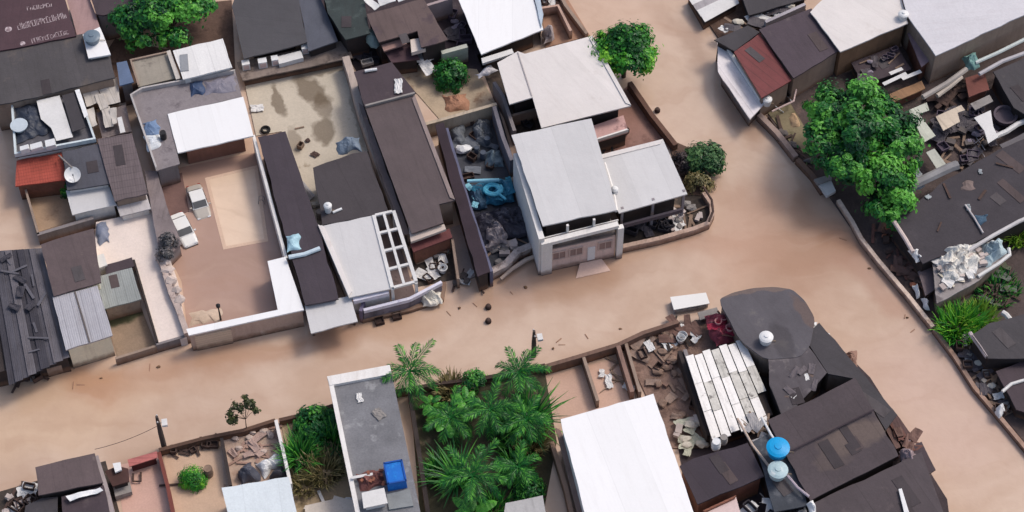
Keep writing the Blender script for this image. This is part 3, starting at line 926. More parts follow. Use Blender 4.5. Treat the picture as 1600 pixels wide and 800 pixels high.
yard('garden_soil', [(640, 606), (850, 572), (870, 690), (840, 850), (660, 850)], .1, M('garden_earth', (74, 70, 52), var=.3, blotch=((150, 130, 108), .6, .35), fine=.3, bump=.6))
yard('garden_soil', [(440, 664), (520, 640), (566, 850), (470, 850)], .1, M('garden_sand', (176, 156, 128), var=.15, blotch=((110, 96, 70), .55, .35), fine=.2))
yard('mud_yard', [(345, 684), (436, 660), (452, 752), (350, 768)], .1, M('pale_mud', (196, 170, 152), var=.12, blotch=((150, 116, 98), .56, .5), fine=.2))
yard('flooded_yard', [(254, 706), (345, 684), (376, 850), (280, 850)], .03, M('sandy_flood', (208, 176, 150), var=.08, rough=.35))
yard('flooded_yard', [(180, 728), (250, 712), (276, 850), (200, 850)], .03, M('pink_flood', (212, 172, 156), var=.06, rough=.3))
yard('mud_yard', [(-14, 772), (165, 720), (200, 850), (-14, 850)], .05, MUD_D)
yard('mud_yard', [(180, 60), (265, 78), (230, 150), (190, 160), (120, 150)], .1, SOIL)
yard('mud_yard', [(262, 10), (362, 0), (368, 120), (265, 130)], .1, SOIL)

# ------------------------------------------------------------------ houses, upper left
b1 = building('advert_roof_house', 'maroon roofed house with faded white lettering across its roof', 'house', [(-14, -24), (95, -24), (119, 56), (60, 68), (-14, 82)], 4.6, R_MAROON, W_TAN)
lt = M('faded_white_paint', (206, 190, 192), var=.12, scale=3, blotch=((104, 76, 84), .47, 3.5))
rf = [o for o in b1.children if o.name.startswith('roof')][0]
def letter_row(x0, y0, x1, y1, hgt, n, badge=False):
    m = MB(); a, b = P(x0, y0, 4.604), P(x1, y1, 4.604); d = (b - a); ln = d.length; d.normalize(); q = Vector((-d.y, d.x, 0))
    rz = math.atan2(d.y, d.x); st = ln / n
    for i in range(n):
        c = a + d * (st * (i + .5)); k = random.random(); w_ = st * .2
        up = hgt * random.choice((1, 1, 1, .8, .7))
        def bar(dx, dy, lx, ly): m.box(c + d * dx + q * dy + Vector((0, 0, .006)), (lx, ly, .012), rz)
        bar(-st * .28, up / 2, w_, up)
        if k < .3: bar(st * .18, up - w_ / 2, st * .5, w_); bar(st * .18, w_ / 2, st * .5, w_)
        elif k < .6: bar(st * .24, up / 2, w_, up)
        elif k < .8: bar(st * .16, up * .5, st * .5, w_); bar(st * .3, up * .78, w_, up * .35)
        else: bar(st * .14, up - w_ / 2, st * .46, w_)
    if badge:
        MB().tube([a - d * .9 + q * (hgt * .5) + Vector((0, 0, .006)), a - d * .9 + q * (hgt * .5) + Vector((0, 0, .014))], hgt * .42, 16).build('painted_badge', lt, rf)
    m.build('painted_lettering', lt, rf)
letter_row(42, 17, 82, 10, .55, 8)
letter_row(28, 47, 105, 28, .85, 17, True)
letter_row(50, 68, 108, 53, .65, 14, True)
building('pink_roof_annex', 'narrow annex with plain pinkish flat roof beside the maroon roof', 'house', [(99, -24), (133, -24), (156, 42), (132, 52), (120, 55)], 3.6, M('roof_pink', (172, 142, 140), var=.06, streak=.3), W_TAN)
building('dark_roof_house', 'dark roof house cut off at the top behind the leafy tree', 'house', [(136, -24), (236, -24), (240, 2), (162, 24), (150, 22)], 4.2, R_PURP, W_GREY)
building('grey_roof_house', 'wide weathered grey brown roof under the maroon lettered roof', 'house', [(-14, 84), (128, 53), (138, 91), (172, 87), (180, 121), (20, 160), (-14, 165)], 4.4, M('roof_weathered', (84, 80, 82), blotch=((108, 98, 92), .58, .3), **DK), W_TAN, patches=1, edge=.09)
building('tank_platform', 'white flat platform carrying a grey blue tank', 'platform', [(129, 54), (156, 42), (173, 85), (138, 91)], 4.9, R_WHITE, W_WHITE)
water_tank('grey blue water tank on the white platform near the maroon roof', (145, 64), 4.9, .8, .7, M('tank_greyblue', (112, 128, 142), rough=.4))
building('blue_grey_box', 'small blue grey flat roofed box by the leafy tree', 'outbuilding', [(182, 98), (198, 95), (209, 128), (187, 134)], 3.6, M('roof_bluegrey', (98, 114, 142), var=.15), W_GREY)
building('flat_concrete_roof', 'bare beige concrete flat roof left of the small white roof', 'house', [(203, 95), (262, 82), (279, 121), (216, 136)], 3.4, M('flat_beige', (158, 150, 138), var=.1, blotch=((120, 112, 104), .58, .5), streak=.3), W_TAN, parapet=[0, 3], ph=.25)
t = building('roof_terrace_house', 'house with open terrace behind white railings on its roof', 'house', [(18, 161), (121, 138), (151, 222), (24, 246)], 3.2, FLATD, W_WHITE, parapet='all', ph=.55, pw=.2, pmat=M('parapet_paleblue', (212, 222, 226), var=.08, streak=.3))
for i, (u, v) in enumerate(((40, 232), (58, 228), (80, 224))):
    clutter('block', 'white block on the front rim of the railed roof terrace', 'block', (u, v + 4), 3.75, group='white blocks on the terrace rim', s=2.0, rz=.25, mat=PLASTIC_W)
heap('tarpaulin', 'dark navy tarpaulin spread on the railed roof terrace', 'tarpaulin', [(24, 170), (56, 161), (80, 206), (26, 224)], 3.3, .5, M('tarp_navy', (52, 58, 72), var=.2, rough=.5))
slab('awning_sheet', 'white sheet in the middle of the railed roof terrace', 'sheet', [(57, 157), (93, 149), (114, 214), (88, 220), (80, 200), (64, 186)], 3.9, .05, SHEET_W)
slab('awning_sheet', 'narrow dark awning on the railed roof terrace', 'awning', [(97, 149), (115, 144), (134, 199), (113, 206)], 4.1, .06, R_CHAR)
slab('awning_sheet', 'curved white panel on the right rim of the roof terrace', 'sheet', [(117, 141), (124, 139), (138, 180), (132, 184)], 4.3, .06, TARP_W)
water_tank('round pale open tub on the left of the roof terrace', (31, 200), 3.5, .8, .45, M('tub_pale', (196, 206, 214), rough=.4), lid=False, name='round_tub', cat='tub')
building('orange_tile_lean_to', 'orange red tiled lean-to below the roof terrace', 'lean-to', [(26, 251), (96, 238), (103, 281), (24, 291)], 2.6, R_TILE, W_BRICK)
building('slate_roof_house', 'slate grey roof carrying a white satellite dish', 'house', [(97, 237), (158, 224), (172, 287), (105, 297)], 3.3, R_SLATE, W_WHITE, patches=1, edge=.09)
parabola('white satellite dish on the slate roof beside orange tiles', (115, 280), 3.3, .8, .4)
pole_thing('mast', 'pale pole leaning across the slate roof by the dish', 'pole', P(92, 243, 3.35), P(112, 262, 4.6), .09, CONC)
building('tiled_roof_house', 'grey brown tiled roof right of the slate roof', 'house', [(152, 217), (206, 208), (231, 302), (179, 315)], 3.5, M('roof_brown_tile', (112, 100, 102), rib=.25, seam2=.8, seam_amp=.25, streak=.35, var=.1), W_TAN, patches=1, edge=.09)
building('pale_awning', 'pale grey sheet awning below the slate roof', 'awning', [(103, 298), (170, 288), (182, 320), (113, 336)], 2.5, R_GREYW, W_WHITE)
building('pale_awning', 'pale awning strip below the brown tiled roof', 'awning', [(181, 319), (229, 304), (236, 326), (188, 338)], 2.3, M('roof_pale_warm', (196, 190, 190), streak=.3), W_WHITE)
for q, lb in (([(127, 140), (150, 134), (160, 158), (136, 168)], 'pale panel next to the terrace, left of three leaning panels'), ([(152, 133), (183, 122), (188, 160), (166, 166)], 'largest pale panel between grey brown roof and concrete terrace'), ([(158, 170), (172, 166), (178, 196), (164, 200)], 'smallest white panel above the brown tiled roof')):
    slab('leaning_sheet', lb, 'panel', q, 2.8, .06, M('panel_pale', (206, 198, 190), var=.12, streak=.5, seam=.8), sag=.15)
building('grey_shed', 'small dark shed with flat grey roof above the brown tiled roof', 'shed', [(150, 176), (196, 164), (206, 205), (160, 216)], 2.2, M('roof_shed_dark', (122, 110, 110), var=.25, blotch=((186, 176, 170), .56, .9), **DK), W_DARK)
slab('leaning_sheet', 'upright white board between brown tiles and grey terrace', 'panel', [(183, 184), (190, 182), (196, 206), (188, 208)], 3.0, .06, SHEET_W)
t = building('concrete_terrace', 'L shaped grey concrete terrace wrapped around the bright white roof', 'house', [(204, 152), (222, 141), (368, 113), (378, 151), (262, 178), (281, 256), (244, 267)], 3.2, FLATC, W_GREY, parapet=[0, 1, 6], ph=.5, pmat=M('parapet_pale', (190, 184, 182), streak=.4))
heap('cloth_bundle', 'blue grey cloth bundle on the concrete terrace', 'bundle', [(222, 192), (244, 188), (250, 210), (228, 216)], 3.2, .5, M('cloth_bluegrey', (112, 134, 166), var=.2, blotch=((166, 178, 196), .55, 1)))
heap('cloth_bundle', 'white rag heap on the concrete terrace below the blue bundle', 'rags', [(226, 214), (246, 210), (252, 230), (232, 236)], 3.2, .4, M('cloth_white', (220, 224, 228), var=.1, blotch=((150, 150, 150), .55, 1.2)))
clutter('barrel', 'dark barrel on the concrete terrace beside the blue bundle', 'barrel', (256, 216), 3.2, mat=DARKPL, s=1.1)
heap('tarpaulin', 'dark blue tarpaulin crumpled below the small white roof', 'tarpaulin', [(294, 130), (318, 126), (318, 146), (298, 152)], 3.2, .4, M('tarp_steelblue', (62, 80, 112), var=.2, rough=.5))
heap('tarpaulin', 'grey tarpaulin along the concrete terrace above the bright roof', 'tarpaulin', [(318, 128), (366, 118), (372, 140), (322, 148)], 3.2, .3, M('tarp_grey', (136, 132, 144), var=.2, rough=.6))
building('small_white_roof_house', 'small house with dull white roof under the leafy tree', 'house', [(270, 79), (348, 60), (363, 105), (286, 124)], 4.2, M('roof_dull_white', (238, 236, 234), var=.03, seam=1.6, seam_amp=.12, streak=.2, streak_c=(150, 146, 150)), W_WHITE)
MB().box(P(288, 98, 4.25), (.8, 2.2, .08), R(8)).build('skylight', M('skylight_grey', (150, 152, 156), rough=.3), bpy.data.objects['small_white_roof_house'])
slab('leaning_sheet', 'narrow pale board against the small white roof', 'panel', [(260, 80), (266, 78), (282, 122), (275, 124)], 3.9, .08, M('panel_pale', (206, 198, 190)))
building('bright_white_roof_house', 'veranda with bright white roof at the head of the flooded pool yard', 'house', [(262, 178), (380, 151), (396, 212), (278, 239)], 3.3, R_WHITE, M('veranda_brick', (146, 104, 88), var=.15, streak=.3), over=.9)
yard('alcove_floor', [(248, 278), (284, 270), (296, 330), (262, 342)], .05, M('alcove_brick', (124, 96, 90), var=.2))
building('side_building', 'narrow grey roofed building left of the two parked cars', 'outbuilding', [(226, 266), (246, 267), (260, 320), (284, 380), (262, 402), (246, 380)], 2.2, M('roof_lead', (134, 122, 122), var=.18, streak=.4, blotch=((104, 94, 96), .55, .5)), W_GREY)

# ------------------------------------------------------------------ left edge
building('brown_roof_house', 'dark brown roof above pale zinc sheets at the left', 'house', [(64, 382), (146, 357), (158, 441), (84, 463)], 3.9, R_BROWN, W_CREAM, patches=1, edge=.09)
hz = building('zinc_roof_house', 'cream house under two wide pale zinc roof sheets', 'house', [(82, 464), (152, 446), (176, 524), (103, 547)], 3.7, R_ZINC, W_CREAM)
a, b = P(117, 456, 3.72), P(140, 535, 3.72); d = b - a
MB().box((a + b) / 2, (.16, d.length, .1), math.atan2(d.y, d.x) - math.pi / 2).build('ridge_cap', CONC_D, hz)
js = thing('sheet_roof_shed', 'long shed of overlapping dark rusty sheets at the left edge', 'shed', P(50, 490, 0))
MB().prism(ccw([P(u, v, 2.5) for u, v in ((-14, 394), (62, 392), (105, 558), (40, 572), (-14, 584))]), [Vector((p.x, p.y, -.5)) for p in ccw([P(u, v, 2.5) for u, v in ((-14, 394), (62, 392), (105, 558), (40, 572), (-14, 584))])]).build('wall', W_DARK, js)
for i in range(-2, 7):
    x0 = -2 + i * 9.4; q = [(x0, 392 - i * .6), (x0 + 10.5, 391 - i * .6), (x0 + 10.5 + 38 + i * 1.0, 588 - i * 5), (x0 + 36 + i * .6, 592 - i * 5)]
    zz = 2.75 + (.14 if i % 2 else 0) + random.uniform(0, .05)
    pts = ccw([P(u, v, zz) for u, v in q])
    MB().prism(pts, [p - Vector((0, 0, .04)) for p in pts]).build('roof_sheet', (M('sheet_a', (84, 82, 90), var=.25, rib=.18, streak=.6, streak_c=(52, 46, 48)), M('sheet_b', (66, 64, 72), var=.25, rib=.18, streak=.5), M('sheet_c', (106, 102, 108), var=.2, rib=.18, streak=.6, streak_c=(70, 60, 58)))[(i * 2 + 6 + i // 3) % 3], js, Vector((1, .25, 0)))
building('grey_sheet_shed', 'small shed with greenish grey sheet roof between paved yard and zinc roof', 'shed', [(148, 433), (206, 418), (221, 467), (162, 483)], 2.5, M('roof_greenish', (156, 160, 158), rib=.2, seam=.9, seam_amp=.2, streak=.4), W_TAN, patches=1, edge=.09)
building('small_outhouse', 'little white outhouse at the corner of brown roof and paved yard', 'outhouse', [(142, 402), (162, 396), (168, 414), (150, 420)], 2.6, SHEET_W, W_WHITE)
building('dark_lean_to', 'low dark lean-to along the paved yard above the greenish shed', 'lean-to', [(164, 414), (206, 402), (210, 416), (166, 430)], 2.0, R_PURP, W_DARK)
heap('laundry_tub', 'oval blue grey tub on the pink paved yard', 'tub', [(150, 350), (168, 346), (172, 378), (154, 382)], 1.25, .55, M('tub_bluegrey', (122, 128, 146), rough=.5, var=.15), rough=.12)
wall_line('yard_wall', 'thin dark wall along the left of the pink paved yard', [(209, 406), (246, 534)], 1.5, .2, W_DARK)
wall_line('yard_wall', 'low grey wall at the street end of the pink paved yard', [(244, 538), (292, 524)], 1.3, .25, W_GREY)
wall_line('yard_wall', 'brown wall at the street end of the green mud yard', [(180, 560), (244, 540)], 1.1, .25, W_TAN)
wall_line('yard_wall', 'grey wall above the brown roof at the left', [(58, 366), (146, 340)], 1.6, .35, W_GREY)
wall_line('yard_wall', 'thin wall along the left side of the tan mud yard', [(40, 296), (60, 366)], 1.6, .22, W_TAN)
wall_line('yard_wall', 'low crumbling wall at the street before the zinc roofed house', [(72, 575), (104, 566)], 1.4, .3, W_TAN)
scatter([(6, 400), (58, 400), (92, 540), (40, 560)], 2.95, [('plank', 9, 'pale stick', 'stick', M('stick_grey', (100, 98, 106), var=.2), .9), ('broken_sheet', 5, 'dark bent sheet', 'sheet', M('sheet_b', (66, 64, 72)), .9)], 'lying on the long dark sheet roof at the left edge', 'on the long sheet roof')
for q, lb in (([(148, 150), (162, 146), (170, 168), (156, 172)], 'second leaning panel right of the terrace rim'), ([(132, 172), (146, 168), (152, 196), (140, 200)], 'grey white panel close to the terrace rim, lowest of its group'), ([(172, 172), (182, 169), (184, 192), (176, 195)], 'slim grey panel above the brown tiled roof')):
    slab('leaning_sheet', lb, 'panel', q, 2.9, .06, M('panel_pale', (206, 198, 190)), sag=.2)
# ------------------------------------------------------------------ the walled yard with the pool and cars
yard('flooded_yard', [(250, 268), (400, 238), (480, 492), (294, 528), (284, 440), (262, 395)], .02, YARDW)
wall_line('white_side_wall', 'long thin white wall between pool yard and dark strip roof', [(396, 211), (447, 403)], 2.9, .3, W_WHITE)
fw = thing('street_front_wall', 'white topped L shaped street wall with canopy of the pool yard', 'wall', P(390, 510, 0))
pts = ccw([P(u, v, 3.0) for u, v in ((418, 408), (446, 401), (475, 484), (295, 524), (291, 514), (434, 484))])
MB().prism(pts, [p - Vector((0, 0, .18)) for p in pts]).build('canopy', R_WHITE, fw)
wi = inset(pts, .14)
MB().prism([p - Vector((0, 0, .18)) for p in wi], [Vector((p.x, p.y, -.5)) for p in wi]).build('wall_body', W_PINK, fw)
a, b = P(303, 522, 3.0), P(360, 510, 3.0); d = (b - a).normalized(); nn = Vector((d.y, -d.x, 0)); c = (a + b) / 2
MB().box((c.x - nn.x * .1, c.y - nn.y * .1, 1.1), ((b - a).length, .12, 2.6), math.atan2(d.y, d.x)).build('garage_door', M('garage_cream', (226, 202, 178), seam2=.35, seam_amp=.15, var=.05), fw)
# pool
po = thing('swimming_pool', 'rectangular pool drowned under lighter tan water in the walled yard', 'pool', P(368, 320, 0))
pp = ccw([P(u, v, .04) for u, v in ((320, 278), (402, 258), (419, 377), (349, 390))])
pi_ = inset(pp, .35)
m = MB()
for i in range(4):
    q = [pp[i], pp[(i + 1) % 4], pi_[(i + 1) % 4], pi_[i]]
    m.prism(q, [x - Vector((0, 0, .5)) for x in q])
m.build('coping', M('pool_coping', (222, 190, 166), var=.06, rough=.5), po)
MB().prism([Vector((p.x, p.y, .032)) for p in pi_], [Vector((p.x, p.y, -.3)) for p in pi_]).build('pool_water', POOLW, po)
lad = MB(); q = P(408, 318, .1)
for dy in (0, .5): lad.tube([q + Vector((-.3, dy, -.3)), q + Vector((-.2, dy, .5)), q + Vector((.1, dy, .62)), q + Vector((.3, dy, .4)), q + Vector((.35, dy, -.2))], .035, 6)
lad.build('ladder', CHROME, po)
car('white saloon car standing in flood water, nearer the paved yard wall', (286, 356), -.42, (274, 330, 298, 376), PAINT_W, PAINT_W, group=None, L_=4.2, W_=1.72)
car('white roofed car with beige muddy bonnet, nearer the pool', (310, 313), -.62, (300, 285, 320, 342), PAINT_S, PAINT_W, L_=4.3, W_=1.72)
lp = thing('garden_lamp', 'dark lamp post inside the street wall of the pool yard', 'lamp post', P(345, 500, 0))
q = P(345, 500, 0)
MB().tube([q - Vector((0, 0, .4)), q + Vector((0, 0, 2.2))], [.12, .06], 8).build('post', DARKPL, lp)
MB().lathe(q + Vector((0, 0, 2.2)), [(.1, 0), (.2, .1), (.22, .35), (.05, .5)], 10).build('lamp_head', DARKPL, lp)
heap('mud_heap', 'pale silt bank inside the street wall of the pool yard', 'silt', [(296, 490), (345, 482), (345, 502), (298, 508)], .0, .22, M('silt', (204, 182, 162)))
for q, r, h, lb in (((262, 384), 1.1, 1.5, 'dark shrub at the bend of the wall beside the white car'), ((258, 402), .8, 1.1, 'small grey shrub on the wall between paved yard and pool yard')):
    bush('wall_shrub', lb, 'shrub', P(q[0], q[1], 2.0), r, h, 700, leaf=leaf_mat('leaf_greyblue', (40, 44, 50), (84, 84, 88), (150, 140, 138)))
wall_line('garden_wall', 'bulging rendered wall between paved yard and pool yard', [(246, 396), (254, 412), (262, 440), (268, 458), (278, 480), (292, 520)], 1.9, .55, M('wall_rough', (190, 172, 164), var=.2, scale=1.0, blotch=((120, 100, 96), .56, .9), bump=.7))
for i, q in enumerate(((258, 410), (263, 424), (268, 440), (276, 455), (280, 470))):
    clutter('rubble_stone', 'rounded pale boulder on the bulging garden wall', 'boulder', q, 1.6, group='boulders on the garden wall', s=2.0, mat=M('boulder_pale', (200, 184, 176), var=.15))

# ------------------------------------------------------------------ centre left
building('charcoal_roof_house', 'big charcoal roof house right of the leafy tree at the top', 'house', [(362, 10), (372, -24), (461, -24), (480, 66), (381, 92)], 2.7, M('roof_charcoal_smooth', (82, 80, 84), var=.08, streak=.2, rough=.7, seam=4, seam_amp=.1), W_DARK, over=1.2, patches=0, edge=.09)
building('blue_grey_roof_house', 'blue grey roof sloping beside the big charcoal roof', 'house', [(463, -24), (492, -24), (528, 64), (482, 80)], 2.6, M('roof_bluegrey_dark', (92, 94, 104), var=.1, streak=.25), W_DARK)
building('walkway_roof', 'long narrow brown grey roof above the sandy concrete yard', 'walkway', [(370, 97), (541, 62), (551, 90), (379, 126)], 1.3, M('roof_walkway', (136, 122, 114), var=.2, blotch=((84, 74, 70), .55, .6), streak=.3), W_DARK)
for i, (q, w_, lb) in enumerate((((385, 100), .8, 'white washing machine under the charcoal roof, leftmost'), ((411, 97), .9, 'white cabinet with pinkish door under the charcoal roof'), ((430, 93), .7, 'white box left of the long white bench'), ((477, 75), .7, 'white box beside the right corner of the charcoal roof'))):
    p = P(q[0], q[1] + 6, 1.305); root = thing('appliance', lb, 'appliance', p)
    MB().box(p + Vector((0, 0, .45)), (w_, .65, .9), R(12)).build('cabinet', PLASTIC_W, root)
    MB().box(p + Vector((.08, -.33, .45)), (w_ * .7, .05, .6), R(12)).build('front_door', M('front_pinkish', (222, 196, 190)), root)
slab('bench', 'long white bench top under the charcoal roof', 'bench', [(433, 88), (470, 79), (474, 90), (436, 100)], 1.9, .6, SHEET_W)
building('strip_roof_house', 'long dark purple strip roof running to the street beside the white wall', 'house', [(403, 214), (446, 205), (497, 353), (529, 467), (477, 477)], 3.4, M('roof_strip_purple', (70, 61, 69), var=.1, seam=1.2, seam_amp=.1, streak=.25, rough=.7), W_GREY, patches=0, edge=.09)
heap('plastic_sheet', 'pale cyan plastic bundle on the dark purple strip roof', 'plastic sheet', [(446, 370), (466, 366), (470, 388), (450, 394)], 3.4, .5, M('plastic_cyan', (170, 206, 218), var=.12, rough=.4))
a, b = P(451, 402, 3.6), P(500, 388, 3.6)
m = MB(); m.tube([a, a.lerp(b, .5) + Vector((0, -.15, -.05)), b], .22, 8)
tag(m.build('gutter_pipe', M('gutter_paleblue', (204, 220, 230), var=.06)), 'pale blue pipe lying across the dark purple strip roof', 'pipe')
building('street_awning', 'pale grey awning reaching over the flooded street', 'awning', [(476, 477), (529, 466), (548, 462), (559, 502), (486, 521)], 2.8, R_GREYW, W_GREY, nowall=True)
sa = bpy.data.objects['street_awning']
for u, v in ((486, 516), (556, 499), (484, 478), (548, 465)):
    p = P(u + (3 if u < 520 else -3), v - 2, 1.1); MB().box(p, (.18, .18, 3.1)).build('post', W_GREY, sa)
building('dark_square_roof_house', 'dark square roof in front of the sandy concrete yard', 'house', [(489, 262), (550, 240), (573, 236), (607, 331), (504, 353)], 3.4, M('roof_square_dark', (76, 70, 73), var=.1, streak=.2, seam=2.4, seam_amp=.15), W_GREY, patches=0, edge=.09)
heap('tarpaulin', 'blue grey tarpaulin bundled at the top of the dark square roof', 'tarpaulin', [(524, 222), (562, 216), (566, 234), (528, 240)], 2.6, .7, M('tarp_bluegrey', (118, 132, 148), var=.25, rough=.5, blotch=((70, 78, 90), .55, 1)))
water_tank('small white tank at the left corner of the dark square roof', (513, 330), 3.4, .38, .9, PLASTIC_W)
pole_thing('pipe', 'short white pipe on the dark square roof beside its tank', 'pipe', P(520, 332, 3.5), P(534, 326, 3.5), .13, PLASTIC_W)
for i, (q, kd, lb, ct, s, mt) in enumerate((((402, 170), 'cloth', 'white cloth at the upper left of the sandy concrete yard', 'cloth', 1.3, SHEET_W), ((415, 204), 'tyre', 'old dark tyre beside the bright white roof on the sandy yard', 'tyre', 1.5, None), ((468, 200), 'plank', 'loose plank lying in the middle of the sandy concrete yard', 'plank', .8, None), ((470, 230), 'crate', 'broken brown crate at the inner corner of the sandy yard', 'crate', 1.1, None), ((492, 242), 'cloth', 'dark brown cloth on the sandy yard above the square roof', 'cloth', 1.0, WOOD_D), ((481, 220), 'rubble_stone', 'dark stone on the sandy concrete yard', 'stone', 1.1, WOOD_D), ((500, 340), 'barrel', 'pale barrel between dark strip roof and square roof', 'barrel', 1.2, M('barrel_pale', (190, 180, 172))), ((478, 300), 'broken_sheet', 'crumpled sheet in the passage between strip roof and square roof', 'sheet', 1.4, None), ((492, 322), 'sack', 'dull sack in the passage by the dark strip roof', 'sack', 1.2, None))):
    clutter(kd, lb, ct, q, .15, s=s, mat=mt)
gr = building('pale_roof_house', 'pale grey roof house beside the white pergola grid', 'house', [(497, 353), (581, 337), (612, 451), (545, 465)], 3.4, R_GREYW, W_WHITE, parapet=[3], ph=.25, pw=.5, pmat=R_PINKW)
pg = thing('pergola', 'white beam pergola with eight open squares', 'pergola', P(616, 395, 0))
A_, B_, C_, D_ = P(584, 337, 3.4), P(615, 330, 3.4), P(650, 440, 3.4), P(613, 450, 3.4)
MB().prism(ccw([x - Vector((0, 0, 3.1)) for x in (A_, B_, C_, D_)]), ccw([x - Vector((0, 0, 3.9)) for x in (A_, B_, C_, D_)])).build('floor', M('pergola_floor', (112, 96, 94), var=.25, blotch=((72, 62, 62), .55, .7)), pg)
for f in (0, .5, 1):
    a, b = A_.lerp(B_, f), D_.lerp(C_, f); d = b - a
    MB().box((a + b) / 2, (.34 if f != .5 else .26, d.length, .26), math.atan2(d.y, d.x) - math.pi / 2).build('beam', SHEET_W, pg)
for i in range(5):
    f = i / 4; a, b = A_.lerp(D_, f), B_.lerp(C_, f); d = b - a
    MB().box((a + b) / 2 - Vector((0, 0, .012)), (d.length - .3, .26, .24), math.atan2(d.y, d.x)).build('crossbeam', SHEET_W, pg)
for x in (A_, B_, C_, D_):
    MB().box(x - Vector((0, 0, 1.85)), (.28, .28, 3.4), R(14)).build('post', SHEET_W, pg)
fr = thing('street_front', 'lavender white parapet wall of the pergola house at the street', 'wall', P(620, 465, 0))
def strip(px, z, t, h, name, mat, parent, up=0):
    pts = [P(u, v, z) for u, v in px]
    for a, b in zip(pts[:-1], pts[1:]):
        d = b - a
        MB().box((a + b) / 2 - Vector((0, 0, h / 2)), (d.length, t, h), math.atan2(d.y, d.x)).build(name, mat, parent)
LAV = M('wall_lavender', (226, 224, 238), var=.06, streak=.2, blotch=((176, 168, 200), .6, 1.0))
strip([(551, 465), (606, 452)], 3.0, .9, .5, 'parapet', LAV, fr)
strip([(568, 484), (640, 466), (690, 440)], 1.9, .3, .45, 'wall_body', LAV, fr)
strip([(568, 490), (640, 472), (690, 446)], 1.3, .12, 1.6, 'panel_band', M('band_violetgrey', (132, 124, 134), var=.25, blotch=((92, 86, 92), .52, .9)), fr)
strip([(563, 486), (568, 470)], 2.0, .3, 2.4, 'side_wall', M('wall_violet', (120, 112, 138)), fr)
wall_line('low_street_wall', 'low muddy kerb wall standing in the flood before the lavender wall', [(566, 498), (640, 482), (690, 466), (693, 440)], .45, .5, W_TAN)
heap('white_bush', 'bleached white bundle heaped on the low muddy wall', 'bundle', [(656, 462), (688, 456), (692, 474), (660, 480)], .5, .9, M('bundle_white', (234, 228, 216), var=.12, blotch=((176, 160, 140), .55, 1.3)), rough=.9)
building('dark_back_house', 'small dark roof with a white cloth, above the long brown roof', 'house', [(553, 112), (612, 97), (650, 145), (570, 167)], 4.1, R_PURP, W_DARK)
clutter('cloth', 'white cloth on the dark roof above the long brown roof', 'cloth', (622, 136), 4.1, s=1.5)
pole_thing('pipe', 'short white tube on the dark roof beneath the alley', 'tube', P(570, 111, 4.3), P(589, 108, 4.3), .16, PLASTIC_W)
building('long_brown_roof_house', 'long smooth grey brown roof with a notch near the street', 'house', [(571, 169), (648, 149), (711, 313), (686, 319), (693, 348), (643, 365)], 4.1, M('roof_long_brown', (95, 83, 84), var=.1, seam=2.4, seam_amp=.08, streak=.25, rough=.75), W_TAN, parapet=[1], ph=.12, pw=.4, pmat=M('edge_pale', (150, 134, 130), var=.15, streak=.3))
a, b = P(571, 166, 4.3), P(648, 146, 4.3); d = b - a
tag(MB().box((a + b) / 2, (d.length, .2, .3), math.atan2(d.y, d.x)).build('ridge_beam', CONC), 'pale ridge beam between small dark roof and long brown roof', 'beam')
building('red_brown_awning', 'narrow red brown awning below the long brown roof', 'awning', [(640, 380), (702, 357), (707, 371), (646, 394)], 2.6, M('roof_redbrown', (112, 66, 66), streak=.3, seam=.8, seam_amp=.2), W_BRICK)
slab('pale_ledge', 'pale concrete ledge at the street end of the long brown roof', 'ledge', [(638, 352), (646, 366), (694, 350), (697, 358), (642, 378)], 3.6, .3, M('ledge_pale', (206, 190, 180)))
wall_line('lane_wall', 'long pale concrete wall beside the long brown roof', [(540, 88), (549, 116), (562, 166), (600, 280), (634, 366)], 2.0, .75, M('wall_lane', (188, 172, 162), var=.15, streak=.5))
building('lane_gutter', 'narrow concrete ledge roof between the lane wall and brown roof', 'ledge', [(560, 160), (568, 166), (640, 366), (630, 366), (600, 290)], 2.6, M('roof_ledge', (134, 120, 118), var=.2), W_DARK)
building('black_strip_roof', 'very narrow near black roof left of the cluttered blue yard', 'lean-to', [(680, 195), (693, 191), (766, 424), (746, 432), (708, 300)], 3.1, M('roof_black', (58, 46, 54), var=.2, streak=.3), W_DARK)
wall_line('yard_wall', 'pale wall along the right side of the stepped lane yard', [(707, 374), (716, 436)], 1.6, .25, W_TAN)
# ------------------------------------------------------------------ cluttered blue yard, centre
wall_line('yard_wall', 'pale wall closing the upper end of the cluttered blue yard', [(655, 196), (692, 186), (776, 162)], 2.2, .35, M('wall_beige', (190, 174, 154), var=.12, streak=.4))
wall_line('yard_wall', 'bluish wall along the left of the cluttered blue yard', [(698, 200), (733, 318), (768, 424)], 2.6, .3, M('wall_blueish', (106, 108, 134), var=.2, streak=.5))
wall_line('yard_wall', 'grey wall along the right of the cluttered blue yard', [(772, 166), (786, 214), (800, 250)], 2.8, .4, M('wall_greyblue', (120, 116, 124), var=.2, streak=.5))
heap('net_sheet', 'grey transparent looking net sheet at the top left of the blue yard', 'net', [(700, 194), (724, 190), (728, 226), (710, 232)], .1, .7, M('net_grey', (112, 116, 122), var=.25, rough=.7))
heap('junk_heap', 'pale heap of junk at the top of the cluttered blue yard', 'heap', [(738, 186), (764, 184), (770, 232), (742, 226)], .1, 1.0, M('heap_pale', (122, 126, 132), var=.3, blotch=((84, 88, 96), .52, 1.0)), rough=.9)
heap('junk_heap', 'small whitish heap in the middle of the cluttered blue yard', 'heap', [(756, 240), (778, 234), (786, 258), (762, 262)], .1, .8, M('heap_white', (138, 154, 162), var=.2, blotch=((96, 106, 112), .54, 1.2)), rough=.9)
clutter('sack', 'upright white sack near the left wall of the blue yard', 'sack', (724, 236), .2, s=2.0, rz=1.3, mat=PLASTIC_W)
a, b = P(730, 283, 1.9), P(780, 281, 1.9)
